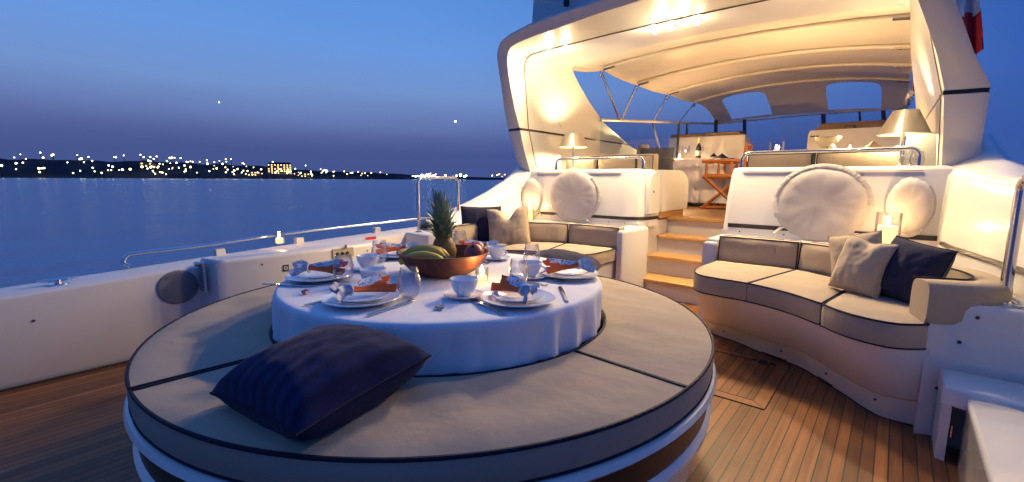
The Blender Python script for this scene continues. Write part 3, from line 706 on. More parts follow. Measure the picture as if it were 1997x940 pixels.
def ulike(a,b_,h,rc,n=6):     # upside down U between base points a and b_
    a=Vector(a); b_=Vector(b_); d=(b_-a); d.z=0; Ld=d.length; d.normalize(); top=a.z+h; pts=[a,Vector((a.x,a.y,top-rc))]
    for k in range(1,n+1):
        t_=PI/2*k/n; pts.append(Vector((a.x,a.y,top-rc))+d*(rc*(1-math.cos(t_)))+Vector((0,0,rc*math.sin(t_))))
    tb=b_.z+h
    for k in range(0,n+1):
        t_=PI/2*k/n; pts.append(Vector((b_.x,b_.y,tb-rc))-d*(rc*(1-math.sin(t_)))+Vector((0,0,rc*math.cos(t_))))
    pts.append(b_); return pts
loop_rail('boarding_rail','tall upside down U handrail standing at the end of the port bulwark',ulike((-3.24,2.53,.585),(-3.27,3.04,.585),.485,.05),.015,(-3.25,2.78,.585))
# cleat fittings on the bulwark at the far left
def cleat(x,y,z,label):
    r=thing('mooring_cleat',label,'cleat',(x,y,z),(0,0,math.radians(10)),'mooring cleats')
    part(r,'cleat_base',MB().lathe([(.001,.0),(.05,0),(.046,.008),(.001,.01)],24),steel,None,False)
    part(r,'cleat_horn',MB().tube([(0,-.085,.030),(0,-.05,.028),(0,0,.026),(0,.05,.028),(0,.085,.030)],[.006,.010,.012,.010,.006],8),steel,None,False)
    part(r,'cleat_post',MB().tube([(0,0,0),(0,0,.028)],.014,8),steel,None,False)
cleat(-3.43,.235,bz(.235),'low mooring cleat on the bulwark top left of the handrail')
bo=MB().lathe([(.03,0),(.03,.004),(.013,.008),(.011,.05),(.03,.058),(.034,.07),(.034,.082),(.001,.084)],24)
one('bollard_post',bo,steel,'short mushroom shaped steel bollard at the far left of the bulwark','bollard',(-3.34,-.02,bz(0)))

# ------------------------------------------------------------------ cockpit coamings, stairs
def coaming(outline,name,label,base):
    r=thing(name,label,'panel',base)
    part(r,'panel_shell',MB().loft(outline,[(.62,0),(.70,-.0),(.9,.012),(1.10,.035),(1.14,.045),(1.158,.062),(1.164,.09)]),gel,ang=25)
    return r
PO=[(-3.12,3.93),(-2.95,3.925),(-1.98,3.925),(-1.90,3.94),(-1.83,3.985),(-1.785,4.06),(-1.765,4.16),(-1.76,4.30),(-1.95,4.36),(-3.12,4.36)]
cp=coaming(PO,'cockpit_bulkhead','curved white coaming panel left of the stairs, with two covered shapes hanging on it',(-2.4,4.1,.62))
def band(pts,z0,z1,out_=.004): 
    rows=[]
    P=[Vector((a,b_)) for a,b_ in pts]
    for i,p in enumerate(P):
        t_=(P[min(i+1,len(P)-1)]-P[max(i-1,0)]).normalized(); nn=Vector((t_.y,-t_.x)); a=p+nn*out_; bq=p-nn*.01
        rows.append([(bq.x,bq.y,z0),(a.x,a.y,z0),(a.x,a.y,z1),(bq.x,bq.y,z1)])
    return MB().grid(rows,flip=True)
part(cp,'dark_stripe',band([(-3.11,3.93)]+PO[1:8],.685,.715),black)
part(cp,'lip_moulding',MB().tube([(-3.0,3.958,1.135),(-2.0,3.958,1.135)],.006,6),gelr)
dr=thing('cabinet_door','narrow arched cabinet door with a keyhole beside the stairs','door',(-1.76,4.15,.9))
dm=MB(); rows=[]
pts=[(3.99+.0,.74),(4.28,.74),(4.28,1.0),(4.24,1.09),(4.17,1.125),(4.06,1.125),(3.995,1.09)]
def side_panel(mb,pts,x0,x1):
    n=len(pts); vs=[(x0,y,z) for y,z in pts]+[(x1,y,z) for y,z in pts]
    mb.add(vs,[tuple(range(n-1,-1,-1)),tuple(range(n,2*n))]+[(i,(i+1)%n,n+(i+1)%n,n+i) for i in range(n)])
side_panel(dm,[(4.05,.745),(4.29,.745),(4.29,1.06),(4.27,1.10),(4.22,1.125),(4.12,1.125),(4.07,1.10),(4.05,1.05)],-1.79,-1.748); part(dr,'door_leaf',dm,gelr)
part(dr,'keyhole',MB().lathe([(.001,.006),(.009,.006),(.010,0)],12,M=Matrix.Translation((-1.749,4.13,.95))@Matrix.Rotation(PI/2,4,'Y')),dark)
ic=thing('inner_cabinet','low white cabinet with a rounded top corner on a teak plinth at the stair head','cabinet',(-1.8,4.7,.68))
m_=MB(); side_panel(m_,[(4.37,.75),(5.06,.75),(5.08,.80),(5.08,.98),(5.06,1.05),(5.01,1.10),(4.94,1.14),(4.82,1.16),(4.37,1.16)],-2.25,-1.755); part(ic,'cabinet_body',m_,gelr)
part(ic,'teak_plinth',MB().box(-2.2,-1.775,4.38,5.02,.682,.75),teakb)
# ledges behind the sofas / lower walls
def ledge(x0,x1,name,label):
    wone(name,MB().loft([(x0,3.57),(x1,3.57),(x1,3.93),(x0,3.93)] ,[(0,0),(.605,0),(.618,.003),(.624,.012)]),gel,label,'ledge',((x0+x1)/2,3.75,0))
ledge(-3.3,-1.84,'port_ledge'.replace('port_',''),'white ledge behind the port sofa under the left covered panel')
ledge(-1.07,.36,'ledge','white ledge behind the starboard sofa under the right covered panel')
wone('side_pillar',MB().loft([(-1.755,3.44),(-1.71,3.44),(-1.695,3.46),(-1.695,3.93),(-1.90,3.93),(-1.90,3.60),(-1.755,3.60)],[(0,0),(.61,0),(.628,.004),(.636,.014)]),gelr,'white square pillar at the stair end of the port sofa','pillar',(-1.76,3.7,0))
wone('sofa_end_pillar',MB().loft([(-1.075,3.50),(-.98,3.50),(-.98,3.60),(-1.075,3.60)],[(0,0),(.58,0),(.6,.012)]),gelr,'narrow white pillar at the stair end of the starboard sofa','pillar',(-1.03,3.55,0))
# stairs
st=thing('boarding_stairs','four step white staircase with teak treads between the two panels','stairs',(-1.44,3.9,0))
for k,(y,z) in enumerate(((3.90,.165),(4.15,.345),(4.40,.513),(4.65,.680))):
    part(st,'tread',MB().box(-1.798,-1.06,y-.03,y+.25,z-.03,z+(.004 if k==3 else 0),b=.004),teakb)
    zb=(0,.165,.345,.513)[k]; part(st,'riser',MB().box(-1.82,-1.05,y+.005,y+.26,max(zb-.02,0),z-.031),gelr)
part(st,'side_wall',MB().box(-1.92,-1.799,3.932,4.9,0,.66),gel)
part(st,'side_wall',MB().box(-1.07,-1.0,3.93,4.9,0,.66),gel)
SO=[(-1.07,3.99),(-1.055,3.945),(-1.01,3.925),(.15,3.925),(.30,3.95),(.30,4.36),(-1.07,4.36)]
cs=coaming(SO,'cockpit_bulkhead','long white coaming panel right of the stairs, above the starboard sofa',(-.4,4.1,.62))
part(cs,'dark_stripe',band([(-1.02,3.925),(-.5,3.925),(.15,3.925),(.29,3.948)],.685,.718),black)
part(cs,'lip_moulding',MB().tube([(-.95,3.958,1.135),(.12,3.958,1.135)],.006,6),gelr)
for x in (-.93,-.62,-.12,.12): part(cs,'screw_cap',MB().lathe([(.001,.003),(.005,.003),(.006,0)],10,M=Matrix.Translation((x,3.925,.655))@Matrix.Rotation(PI/2,4,'X')),dark)
for x in (-2.1,-1.93): part(cp,'screw_cap',MB().lathe([(.001,.003),(.005,.003),(.006,0)],10,M=Matrix.Translation((x,3.925,.655))@Matrix.Rotation(PI/2,4,'X')),dark)
# rails on the coamings
loop_rail('coaming_handrail','polished handrail on the coaming left of the stairs',ulike((-2.86,4.12,1.16),(-1.86,4.12,1.16),.115,.045),.0135,(-2.3,4.12,1.16),group='coaming handrails')
loop_rail('coaming_handrail','polished handrail on the coaming right of the stairs',ulike((-1.0,4.12,1.16),(.10,4.12,1.16),.125,.06),.0145,(-.45,4.12,1.16),group='coaming handrails')

# covered shapes hanging on the panels
def cover_mb(w,h,d,seed,point=0.):
    """cloth cover bulging out of the panel (towards -y): gathered frilly rim"""
    mb=MB(); n=72; rows=[]
    for i in range(15):
        s=i/14; row=[]
        for k in range(n):
            a=2*PI*k/n; fr=1+ (.012*math.sin(a*19+seed)+.008*math.sin(a*31))*max(0,(s-.8)/.2)*(1 if math.cos(a-seed)>-.2 else .3) + .05*noise.noise(Vector((math.cos(a)*1.5+seed,math.sin(a)*1.5,0)))
            x=w/2*s*math.cos(a)*fr; z=h/2*s*math.sin(a)*(fr+point*math.exp(-((a-PI/2)/.28)**2)*s)
            y=-d*(1-s**9)*(.8+.35*z/h+.15*x/w)-.004 +.012*noise.noise(Vector((x*6+seed,z*6,1)))*(1-s)+ .0014*math.sin(a*13+seed*2+2*math.sin(a*3))*s**4*(1-s)*12
            if s>.97: y=-.002-.006*(1+math.sin(a*19+seed))*.5
            row.append((x,y,z))
        rows.append(row)
    mb.grid(rows,closev=True); 
    return mb
def cover_thing(label,loc,w,h,d,seed,tails=(),rz=0,point=0.):
    r=thing('cloth_cover',label,'cover',loc,(0,0,rz),'white cloth covers hung on the panels')
    part(r,'fitted_cloth',cover_mb(w,h,d,seed,point),cover,None,False,ang=80)
    m_=MB(); rr_=[]
    for k in range(121):
        a=-2.2+3.0*k/120; a=a+(0 if seed!=5 else 2.2); c0,s0=math.cos(a),math.sin(a); wv_=1.6*noise.noise(Vector((k*.55,seed,0)))+.5*math.sin(k*1.7)*noise.noise(Vector((k*.1,seed,3)))*2
        rr_.append([(w/2*c0*.93,-.022,h/2*s0*.93),(w/2*c0*.98,-.026+.006*wv_,h/2*s0*.98),(w/2*c0*(1.05+.012*wv_),-.012+.007*wv_,h/2*s0*(1.05+.012*wv_))])
    m_.grid(rr_); part(r,'gathered_hem',m_,cover,None,False,ang=80)
    for (x,z,dx,dz) in tails:
        m_=MB(); m_.grid([[(x+dx*i/5-.018*(1-i/7),-.02-.01*math.sin(i),z+dz*i/5),(x+dx*i/5+.018*(1-i/7),-.024+.01*math.cos(i),z+dz*i/5)] for i in range(6)])
        part(r,'tie_tape',m_,cover,None,False)
    return r
cover_thing('large round white cloth cover hung on the left panel',(-2.50,3.925,.895),.60,.52,.04,1,[(.18,-.22,.03,-.06),(-.2,-.2,-.02,-.06)],point=.12)
cover_thing('largest round white cloth cover on the right panel above the starboard sofa',(-.41,3.925,.895),.58,.55,.04,5,[(.22,-.19,.08,-.08),(-.22,-.18,-.06,-.05)])
cover_thing('small oval white cloth cover at the inner left corner above the port candle',(-3.02,3.90,.865),.24,.40,.06,9,[(.09,-.15,.05,-.09)],math.radians(25))
cover_thing('small oval white cloth cover hung in the right corner above the navy pillow',(.075,3.905,.90),.24,.38,.06,13,[])

# ------------------------------------------------------------------ sofas (starboard one, and its mirror)
FR0=[(-.952,3.16),(-.945,2.95),(-.88,2.83),(-.75,2.79),(-.60,2.775),(-.4,2.69),(-.236,2.555),(-.15,2.46),(-.06,2.40),(.05,2.383),(.15,2.455)]
def sofa(mx,label,loc,cols):
    X=(lambda x: mir(x)+.265) if mx else (lambda x:x); FR=[(a,b_+(.12 if (mx and b_<3.1) else 0)) for a,b_ in FR0]
    r=thing('curved_sofa',label,'sofa',loc,(0,0,0),'curved sofas against the ledges')
    def seg(a,b_): 
        return lambda u: interp(FR,a+(b_-a)*u)
    #        front from/to (curve parameter), back from/to points
    n=10.
    spec=[(0/n,4.0/n,(-.952,3.43),(-.46,3.43)),(4.05/n,6.1/n,(-.452,3.43),(-.12,3.22)),(6.2/n,1.,(-.11,3.21),(.15,3.0))]
    for k,(a,b_,p,q) in enumerate(spec):
        def F(u,v,w_,a=a,b_=b_,p=p,q=q):
            fr=interp(FR,a+(b_-a)*u); bk=Vector(p).lerp(Vector(q),u); bow=Vector((0,0))
            s=bk.lerp(fr,v); return Vector((X(s.x),s.y,.378+(.482-.378)*w_))
        add_cushion(r,F,nu=22,nv=18,puff=.14,bulge=.006,wr=.006,seed=k*2+ (5 if mx else 0),pr=.0048)
    for k,(p,q) in enumerate((((-.952,3.44),(-.462,3.44)),((-.452,3.44),(-.10,3.27)))):
        def F(u,v,w_,p=p,q=q):
            s=Vector(p).lerp(Vector(q),u); d=(Vector(q)-Vector(p)).normalized(); nn=Vector((d.y,-d.x))
            s=s-nn*(.10*(1-w_))+nn*(.0)-nn*(.02*v)
            return Vector((X(s.x),s.y+.02,.47+.185*v))
        add_cushion(r,F,'back_cushion',nu=20,nv=10,puff=.16,bulge=.004,wr=.008,seed=k*4+(7 if mx else 1),pr=.0045)
    # corner bolster that wraps round the outboard end
    path=[(-.06,3.30),(.05,3.20),(.16,3.08),(.27,2.98),(.33,2.85),(.345,2.72),(.30,2.60),(.19,2.545),(.115,2.51)] if not mx else [(-.06,3.30),(.05,3.20),(.16,3.08),(.22,2.9),(.22,2.75),(.22,2.6)]
    rows=[]; cp_=curve(path,40)
    for i,p in enumerate(cp_):
        a=cp_[max(i-1,0)]; b_=cp_[min(i+1,39)]; t_=(b_-a).normalized(); nn=Vector((t_.y,-t_.x)); hw=.062; row=[]
        for k in range(16):
            an=2*PI*k/16; cx_=math.copysign(abs(math.cos(an))**.5,math.cos(an)); cz=math.copysign(abs(math.sin(an))**.5,math.sin(an))
            q=p+nn*cx_*hw; row.append((X(q.x),q.y,.565+cz*.092))
        rows.append(row)
    m_=MB().grid(rows,closev=True,flip=mx); m_.add(rows[0],[tuple(range(16))]); m_.add(rows[-1],[tuple(range(15,-1,-1))])
    bo_=part(r,'bolster',m_,fab,ang=50)
    pp=[]
    for i,p in enumerate(cp_):
        a=cp_[max(i-1,0)]; b_=cp_[min(i+1,39)]; t_=(b_-a).normalized(); nn=Vector((t_.y,-t_.x)); q=p+nn*.058; pp.append((X(q.x),q.y,.655))
    part(bo_,'piping',MB().tube(pp,.0045,6),pipe)
    # base
    CT=[(-.93,3.45),(-.925,3.26),(-.86,3.20),(-.7,3.14),(-.543,3.045),(-.33,2.95),(-.19,2.80),(-.10,2.70),(-.011,2.59),(.06,2.545),(.17,2.55)]
    rows=[]; N=60
    for i in range(N+1):
        u=i/N; a=interp(FR,u); a=Vector((a.x+(.01 if u<.15 else 0),a.y+.012)); c=interp(CT,u)
        if i==0: a=Vector((-.94,3.2))
        row=[]
        for (z,k) in ((.376,0),(.366,-.02),(.25,.30),(.135,.62),(.128,.66),(.125,.66),(.03,.97),(0,1)):
            s=a.lerp(c,max(0,k)); row.append((X(s.x),s.y,z))
        rows.append(row)
    first=[(X(-.94+.01),3.56,z) for (z,k) in ((.376,0),(.366,-.02),(.25,.30),(.135,.62),(.128,.66),(.125,.66),(.03,.97),(0,1))]
    rows=[first]+rows+[[(X(.30),2.60,q[2]) for q in rows[-1]]]
    part(r,'base',MB().grid(rows,flip=mx),gelr,ang=35)
    gl=MB().tube([Vector(rr[4])+Vector((0,-.002,0)) for rr in rows[2:-2]],.0035,5); part(r,'gold_line',gl,gold)
    dk=MB().tube([Vector(rr[7])+Vector((0,-.001,.003)) for rr in rows[2:-1]],.004,5); part(r,'deck_seam',dk,dark)
    CT_=0; m_=MB(); pl_=[(X(p.x),p.y,.376) for p in curve(FR,30)]+[(X(.2),3.5,.376),(X(-.93),3.56,.376)]; m_.add(pl_,[tuple(range(len(pl_)))]); part(r,'seat_board',m_,gelr)
    for u in (.13,.40,.58):
        i0=int(u*N)+1; part(r,'drain_notch',MB().grid([[tuple(Vector(rows[i_][7])+Vector((0,-.004,.002))),tuple(Vector(rows[i_][6])+Vector((0,-.006,-.012)))] for i_ in range(i0,i0+5)]),dark,smooth=False)
    for u in (.28,.47,.63,.86):
        i=int(u*N)+1; q=Vector(rows[i][5]); part(r,'screw_cap',MB().lathe([(.001,.004),(.005,.003),(.006,0)],10,M=Matrix.Translation(q+Vector((0,-.002,-.035 if u<.8 else -.03)))@Matrix.Rotation(PI/2,4,'X')),dark)
    return r
sofa(False,'curved tan sofa on a white base at the right, below the candle and pillows',(-.4,3.1,0),None)
sofa(True,'curved tan sofa on a white base at the left, against the bulwark',(-2.6,3.1,0),None)
deckmark(-.43,3.0,.045,math.radians(-112),'small dark square sticker with a pale round symbol on the base of the right sofa')

# ------------------------------------------------------------------ pillows
R_=math.radians
pillow('big navy pillow lying flat on the front of the round bench',navy,.38,.38,.205,(-1.075,.53,.562),(R_(6),R_(-3),R_(6)),pipe,seed=4.1)
charc=mat('charcoal_navy_cloth', (.028,.028,.055), .95, spec=.06, sheen=.1, bump=[(6,.15,.004),(600,.5,.002)])
pillow('square navy pillow standing at the left end of the port sofa',charc,.37,.35,.14,(-2.90,2.98,.635),(R_(80),0,R_(45)),pipe,seed=5)
pillow('pale beige pillow with a dented top on the port sofa',beige,.38,.36,.16,(-2.62,3.05,.63),(R_(78),R_(-6),R_(32)),beige,chop=.10,seed=7)
pillow('navy pillow lying flat at the back of the round bench behind the table',charc,.42,.40,.17,(-1.47,2.22,.555),(R_(-3),R_(6),R_(25)),pipe,seed=9)
pillow('beige pillow at the front of the starboard sofa, left of the navy one',beige,.235,.29,.15,(-.095,2.88,.63),(R_(74),R_(7),R_(-28)),beige,seed=11,chop=.015)
pillow('beige pillow half hidden behind another beige one on the starboard sofa',beige,.25,.28,.10,(-.135,3.08,.64),(R_(76),R_(-14),R_(-14)),beige,seed=13)
pillow('dark navy pillow wedged in the corner of the starboard sofa',charc,.27,.30,.17,(.085,2.85,.63),(R_(74),R_(8),R_(-38)),pipe,seed=15)

# ------------------------------------------------------------------ arch
def mixv(a,b_,t_): return tuple(a[i]*(1-t_)+b_[i]*t_ for i in range(3))
# stations from base to top centre : A aft outer edge, B aft inner edge, C seam, E forward edge   as (u, y, z)
ST=[ ((1.87,4.10,1.15),(1.70,4.08,1.15),(1.69,4.20,1.15),(1.69,7.9,1.15)),
     ((1.86,3.98,1.36),(1.68,3.95,1.36),(1.672,4.10,1.36),(1.68,7.6,1.36)),
     ((1.854,3.87,1.578),(1.655,3.84,1.578),(1.652,3.995,1.578),(1.60,6.35,1.560)),
     ((1.848,3.87,1.582),(1.650,3.84,1.582),(1.647,3.995,1.582),(1.60,6.34,1.564)),
     ((1.848,3.86,1.606),(1.650,3.83,1.606),(1.647,3.985,1.606),(1.60,6.28,1.585)),
     ((1.854,3.86,1.610),(1.655,3.83,1.610),(1.652,3.98,1.610),(1.59,6.24,1.59)),
     ((1.75,3.68,1.78),(1.60,3.68,1.78),(1.60,3.89,1.80),(1.54,5.45,1.80)),
     ((1.64,3.495,2.02),(1.515,3.51,1.98),(1.54,3.78,2.02),(1.49,4.98,2.00)),
     ((1.58,3.39,2.14),(1.46,3.41,2.10),(1.50,3.71,2.14),(1.46,4.70,2.15)),
     ((1.54,3.33,2.22),(1.42,3.355,2.18),(1.477,3.69,2.21),(1.45,4.55,2.26)),
     ((1.50,3.30,2.28),(1.395,3.335,2.235),(1.44,3.67,2.25),(1.44,4.50,2.315)),
     ((1.44,3.275,2.325),(1.35,3.32,2.265),(1.38,3.66,2.275),(1.40,4.48,2.337)),
     ((1.32,3.26,2.36),(1.27,3.31,2.285),(1.28,3.66,2.283),(1.28,4.48,2.345)),
     ((1.08,3.25,2.400),(1.07,3.30,2.305),(1.12,3.66,2.288),(1.08,4.49,2.362)),
     ((.80,3.245,2.418),(.80,3.29,2.32),(.80,3.66,2.296),(.8,4.5,2.385)),
     ((.45,3.24,2.430),(.45,3.28,2.345),(.5,3.66,2.302),(.5,4.5,2.40)),
     ((0,3.24,2.44),(0,3.28,2.365),(0,3.66,2.305),(0,4.5,2.41))]
def stat(s,sg):
    A,B,Cc,Ee=[(CX+sg*p[0],p[1],p[2]) for p in s]
    top=s[0][2]>2.3
    ux,uz=(0,.05) if s[0][0]<1.5 else ((sg*.012,.0) if s[0][2]<2.15 else (sg*.03,.035))
    D=(A[0]+ux*1.2,A[1]+1.3,A[2]+uz+.02)
    A1=(A[0]+ux*.5,A[1]+.06,A[2]+uz*.5)
    A2=mixv(A,B,.12); A0=(A[0]+ux*.1,A[1]+.012,A[2]+uz*.1)
    B1=mixv(A,B,.9); B2=mixv(B,Cc,.08)
    C1=(Cc[0],Cc[1]+.006,Cc[2]); 
    G=(Cc[0]+(-sg*-.012 if False else 0),Cc[1]+.012,Cc[2]) 
    row=[D,A1,A0,A2,B1,B,B2,mixv(B,Cc,.55),Cc]
    inner=[Cc]+[mixv(Cc,Ee,k/8) for k in range(1,9)]
    return row,inner
ar=thing('radar_arch','big white arch framing the lit cockpit above the stairs','arch',(CX,3.9,1.15))
allst=[(s,1) for s in ST]+[(s,-1) for s in ST[-2::-1]]
rw=[];ri=[]
for s,g in allst: a,b_=stat(s,g); rw.append(a); ri.append(b_)
nS=len(allst); GR={3,nS-1-4}   # groove rows
def skin(rows,flip=False):
    m_=MB()
    for i in range(nS-1):
        gi = 1 if i in (3,nS-1-4) else 0
        m_.grid([rows[i],rows[i+1]],mi=gi,flip=flip)
    return m_
def weld(o,ang=35):
    import bmesh
    bm_=bmesh.new(); bm_.from_mesh(o.data); bmesh.ops.remove_doubles(bm_,verts=bm_.verts,dist=1e-4); bmesh.ops.recalc_face_normals(bm_,faces=bm_.faces); bm_.to_mesh(o.data); bm_.free()
    o.data.polygons.foreach_set('use_smooth',[True]*len(o.data.polygons)); o.data.set_sharp_from_angle(angle=math.radians(ang))
o=part(ar,'arch_shell',skin(rw),[gelr,black]); weld(o)
o=part(ar,'inner_wall',skin(ri),[gel,black]); weld(o)
part(ar,'seam_strip',MB().tube([Vector(r[8])+Vector((0,-.003,-.002)) for r in rw],.006,6),mat('bronze_seam',(.13,.09,.06),.5))
# recessed strip moulding at the inner wall (access panel outline)
pm=MB()
for a,b_ in (((4.35,1.87),(4.95,1.83)),((4.35,1.87),(4.50,1.66))): pm.tube([(CX-1.585+.0,a[0],a[1]),(CX-1.575,b_[0],b_[1])],.0025,4)
part(ar,'access_panel_outline',pm,mat('panel_seam',(.35,.3,.25),.6))
# fairing block on top
fa=thing('mast_fairing','white fairing standing on top of the arch at its left end','fairing',(-2.3,4,2.45))
part(fa,'fairing_body',MB().loft([(-2.74,3.50),(-1.0,3.55),(-1.0,4.4),(-2.7,4.4)],[(2.40,0),(3.3,.04)]),gelr)
part(fa,'nav_light',MB().lathe([(.001,0),(.025,0),(.028,.03),(.02,.06),(.001,.065)],14,M=Matrix.Translation((-2.33,3.46,2.55))),dark)
# downlights (real lamps of the place, sunk in the arch ceiling, plus an unseen starboard pair added for light)
def spot(loc,e,label,tgt=(-1.4,1.6,.3),size=150,grp='downlights in the arch ceiling'):
    r=thing('downlight',label,'ceiling light',loc,(0,0,0),grp)
    part(r,'bezel',MB().lathe([(.024,-.008),(.032,-.008),(.035,-.003),(.035,.010)],20),steel,None,False)
    part(r,'lamp_lens',MB().lathe([(.001,-.034),(.012,-.031),(.021,-.020),(.024,-.006),(.024,.004)],16),E_SPOT,None,False)
    l=bpy.data.lights.new('downlight_lamp','SPOT'); l.energy=e*1.2; l.color=(1,.74,.42); l.spot_size=math.radians(size); l.spot_blend=.6; l.shadow_soft_size=.02
    lo=bpy.data.objects.new('downlight_lamp',l); COL.objects.link(lo); lo.location=(loc[0],loc[1],loc[2]-.045)
    point('downlight_fill',(loc[0],loc[1],loc[2]-.13),1.25,(1,.80,.50),.03)  # extra point light hung below the fitting, added to brighten the ceiling
    d=Vector(tgt)-Vector(lo.location); lo.rotation_euler=d.to_track_quat('-Z','Y').to_euler()
def cz(x,y):      # ceiling height of the arch at x,y
    u=abs(x-CX); z0=2.305-.013*(u/1.1)**2; z1=2.41-.05*(u/1.1)**2; return z0+(z1-z0)*(y-3.66)/.84
DL=[(-2.72,3.76,'downlight at the left end of the arch ceiling'),(-2.55,3.80,'second downlight from the left end of the arch ceiling'),
    (-1.69,3.86,'dimmest downlight, at the left of the middle cluster'),(-1.60,3.73,'bright downlight at the left front of the middle cluster'),(-1.55,3.86,'downlight low in the middle of the cluster'),(-1.41,3.73,'brightest downlight in the middle cluster'),(-1.34,3.85,'downlight at the right of the middle cluster'),
    (-.40,3.78,'added unseen downlight at the right end of the arch ceiling'),(-.24,3.76,'last added unseen downlight toward the starboard end of the arch ceiling')]
for x,y,lb in DL: spot((x,y,cz(x,y)-.004),26,lb,tgt=(x*.9-.1,y-1.7,.2))

# wings that sweep aft from the arch foot
def wing(rows,label,base):
    m_=MB().grid([curve([Vector(p) for p in r],14) for r in rows]); o=wone('side_wing',m_,gel,label,'side wing',base,group='side wings of the superstructure',ang=60); weld(o,60); return o
pr=[]
for Y,Sz,Kz in ((4.6,1.5,1.40),(4.25,1.30,1.22),(4.08,1.19,1.12),(3.9,1.08,1.02),(3.6,.95,.90),(3.3,.84,.80),(3.0,.75,.71),(2.7,.66,.63)):
    xo=-3.34-.03*(4.1-Y) if Y<4.1 else -3.36
    pr.append([(-3.64,Y,.5),(xo-.10,Y,Sz-.08),(xo,Y,Sz),((xo-3.17)/2-.01,Y,(Sz+Kz)/2+.012),(-3.17,Y,Kz),(-3.125,Y,Kz-.10),(-3.11,Y,.6)])
wing(pr,'white wing sweeping down from the arch foot to the port bulwark',(-3.3,3.5,.6))
pr=[]
for Y,xi,Sz,Kz,xo in ((4.6,.18,1.40,1.28,.42),(4.2,.19,1.30,1.17,.42),(3.95,.225,1.20,1.125,.46),(3.6,.27,1.14,1.10,.50),(3.2,.345,1.06,1.07,.54),(2.8,.45,1.03,1.05,.62),(2.4,.55,1.0,1.035,.72),(1.9,.70,.98,1.02,.9)):
    pr.append([(xi-.0,Y,.55),(xi+.0,Y,.75),(xi+.01,Y,Kz-.12),(xi+.03,Y,Kz),((xi+xo)/2+.02,Y,(Sz+Kz)/2+.02),(xo,Y,Sz),(xo+.1,Y,Sz-.1),(xo+.2,Y,.5)])
wing(pr,'white wing sweeping aft from the arch foot on the right, behind the steel post',(.4,3.2,.6))
sb=MB(); sb.tube([(.24,3.75,.69),(.27,3.5,.69),(.34,3.2,.69),(.443,2.8,.69),(.543,2.4,.69),(.69,1.9,.69)],.014,6); wone('wing_stripe',sb,black,'dark stripe low on the right wing behind the post','stripe',(.38,2.8,.69))

# ------------------------------------------------------------------ bimini
X0,X1=-2.93,.0
def bim(x,y):       # canvas height
    e=interp([(0,2.337),(0,2.45),(0,2.43),(0,2.46),(0,2.50),(0,2.22)],0)[1]
    ys_=[4.5,5.2,6.2,7.35,8.6,10.0]; ez=[2.33,2.455,2.425,2.46,2.49,2.22]; c=[2.41,2.54,2.545,2.605,2.645,2.29]
    for k in range(5):
        if y<=ys_[k+1]+1e-6:
            f=(y-ys_[k])/(ys_[k+1]-ys_[k]); sagf=-.018*math.sin(PI*f)
            if k==4: sagf=.10*math.sin(PI*f)
            a=ez[k]*(1-f)+ez[k+1]*f+sagf; b_=c[k]*(1-f)+c[k+1]*f+sagf; break
    s=abs((x-CX)/(X1-CX)); return b_+(a-b_)*s**2.2
bi=thing('bimini_top','tan canvas bimini stretched over steel hoops above the cockpit','awning',(CX,7,2.4))
mb=MB(); ny=88; nx=36
ysg=[4.5+5.5*j/ny for j in range(ny+1)]
def hole(x,y):
    # two rounded clear windows in the sloping front panel
    for cx_ in (-2.29,-.69):
        dx=(x-cx_)/.36; dy=(y-9.42)/.44
        if y<9.93 and abs(dx)<1 and abs(dx)**3.5+max(0,-dy)**3.5<1: return True
    return False
grid_=[[(X0+(X1-X0)*i/nx, y, bim(X0+(X1-X0)*i/nx,y)+.004*noise.noise(Vector((i*.4,y*3,0)))) for i in range(nx+1)] for y in ysg]
for j in range(ny):
    for i in range(nx):
        xm=X0+(X1-X0)*(i+.5)/nx; ym=(ysg[j]+ysg[j+1])/2
        if ym>8.75: continue
        mb.add([grid_[j][i],grid_[j][i+1],grid_[j+1][i+1],grid_[j+1][i]],[(0,1,2,3)])
# front panel with finer grid so that the windows have smooth outlines
Y8=ysg[[k for k in range(ny+1) if ysg[k]>8.75-.5*5.5/ny][0]]
nf_=60; nxx=180
def gp(i,j): 
    x=X0+(X1-X0)*i/nxx; y=Y8+(10-Y8)*j/nf_; return (x,y,bim(x,y))
for j in range(nf_):
    for i in range(nxx):
        x=X0+(X1-X0)*(i+.5)/nxx; y=Y8+(10-Y8)*(j+.5)/nf_
        if hole(x,y): continue
        mb.add([gp(i,j),gp(i+1,j),gp(i+1,j+1),gp(i,j+1)],[(0,1,2,3)])
# side valances
for xs in (X0,X1):
    rows=[[(xs,y,bim(xs,y)),(xs,y,bim(xs,y)-.05)] for y in ysg]; mb.grid(rows)
o=part(bi,'canopy',mb,canvas); weld(o,60)
for k,y in enumerate((5.2,6.2,7.35,8.6)):
    p=[(X0+(X1-X0)*i/30,y,bim(X0+(X1-X0)*i/30,y)-.022) for i in range(31)]
    rb=part(bi,'canopy_rib',MB().tube(p,.020,8),canvas)
    for xs,sg in ((X0,1),(X1,-1)):
        z=bim(xs,y)-.03; part(rb,'rib_end',MB().tube([(xs+sg*.16,y,z+.012),(xs-.0,y,z-.01),(xs-sg*.03,y-.02,z-.09)],.017,8),steel)
# side struts
def rz_(y): return 1.83+(y-5.4)*(2.22-1.83)/4.6
def struts(xs,name_lab):
    r=bi
    for y,yb in ((5.2,5.75),(6.2,5.80),(7.35,6.85),(8.6,7.9)):
        part(r,'strut',MB().tube([(xs,y,bim(xs,y)-.05),(xs,yb,rz_(yb))],.015,8),steel)
    return r
struts(-2.96,'zigzag steel struts holding up the bimini on the port side'); struts(.03,'steel struts of the bimini on the starboard side behind the lamp')
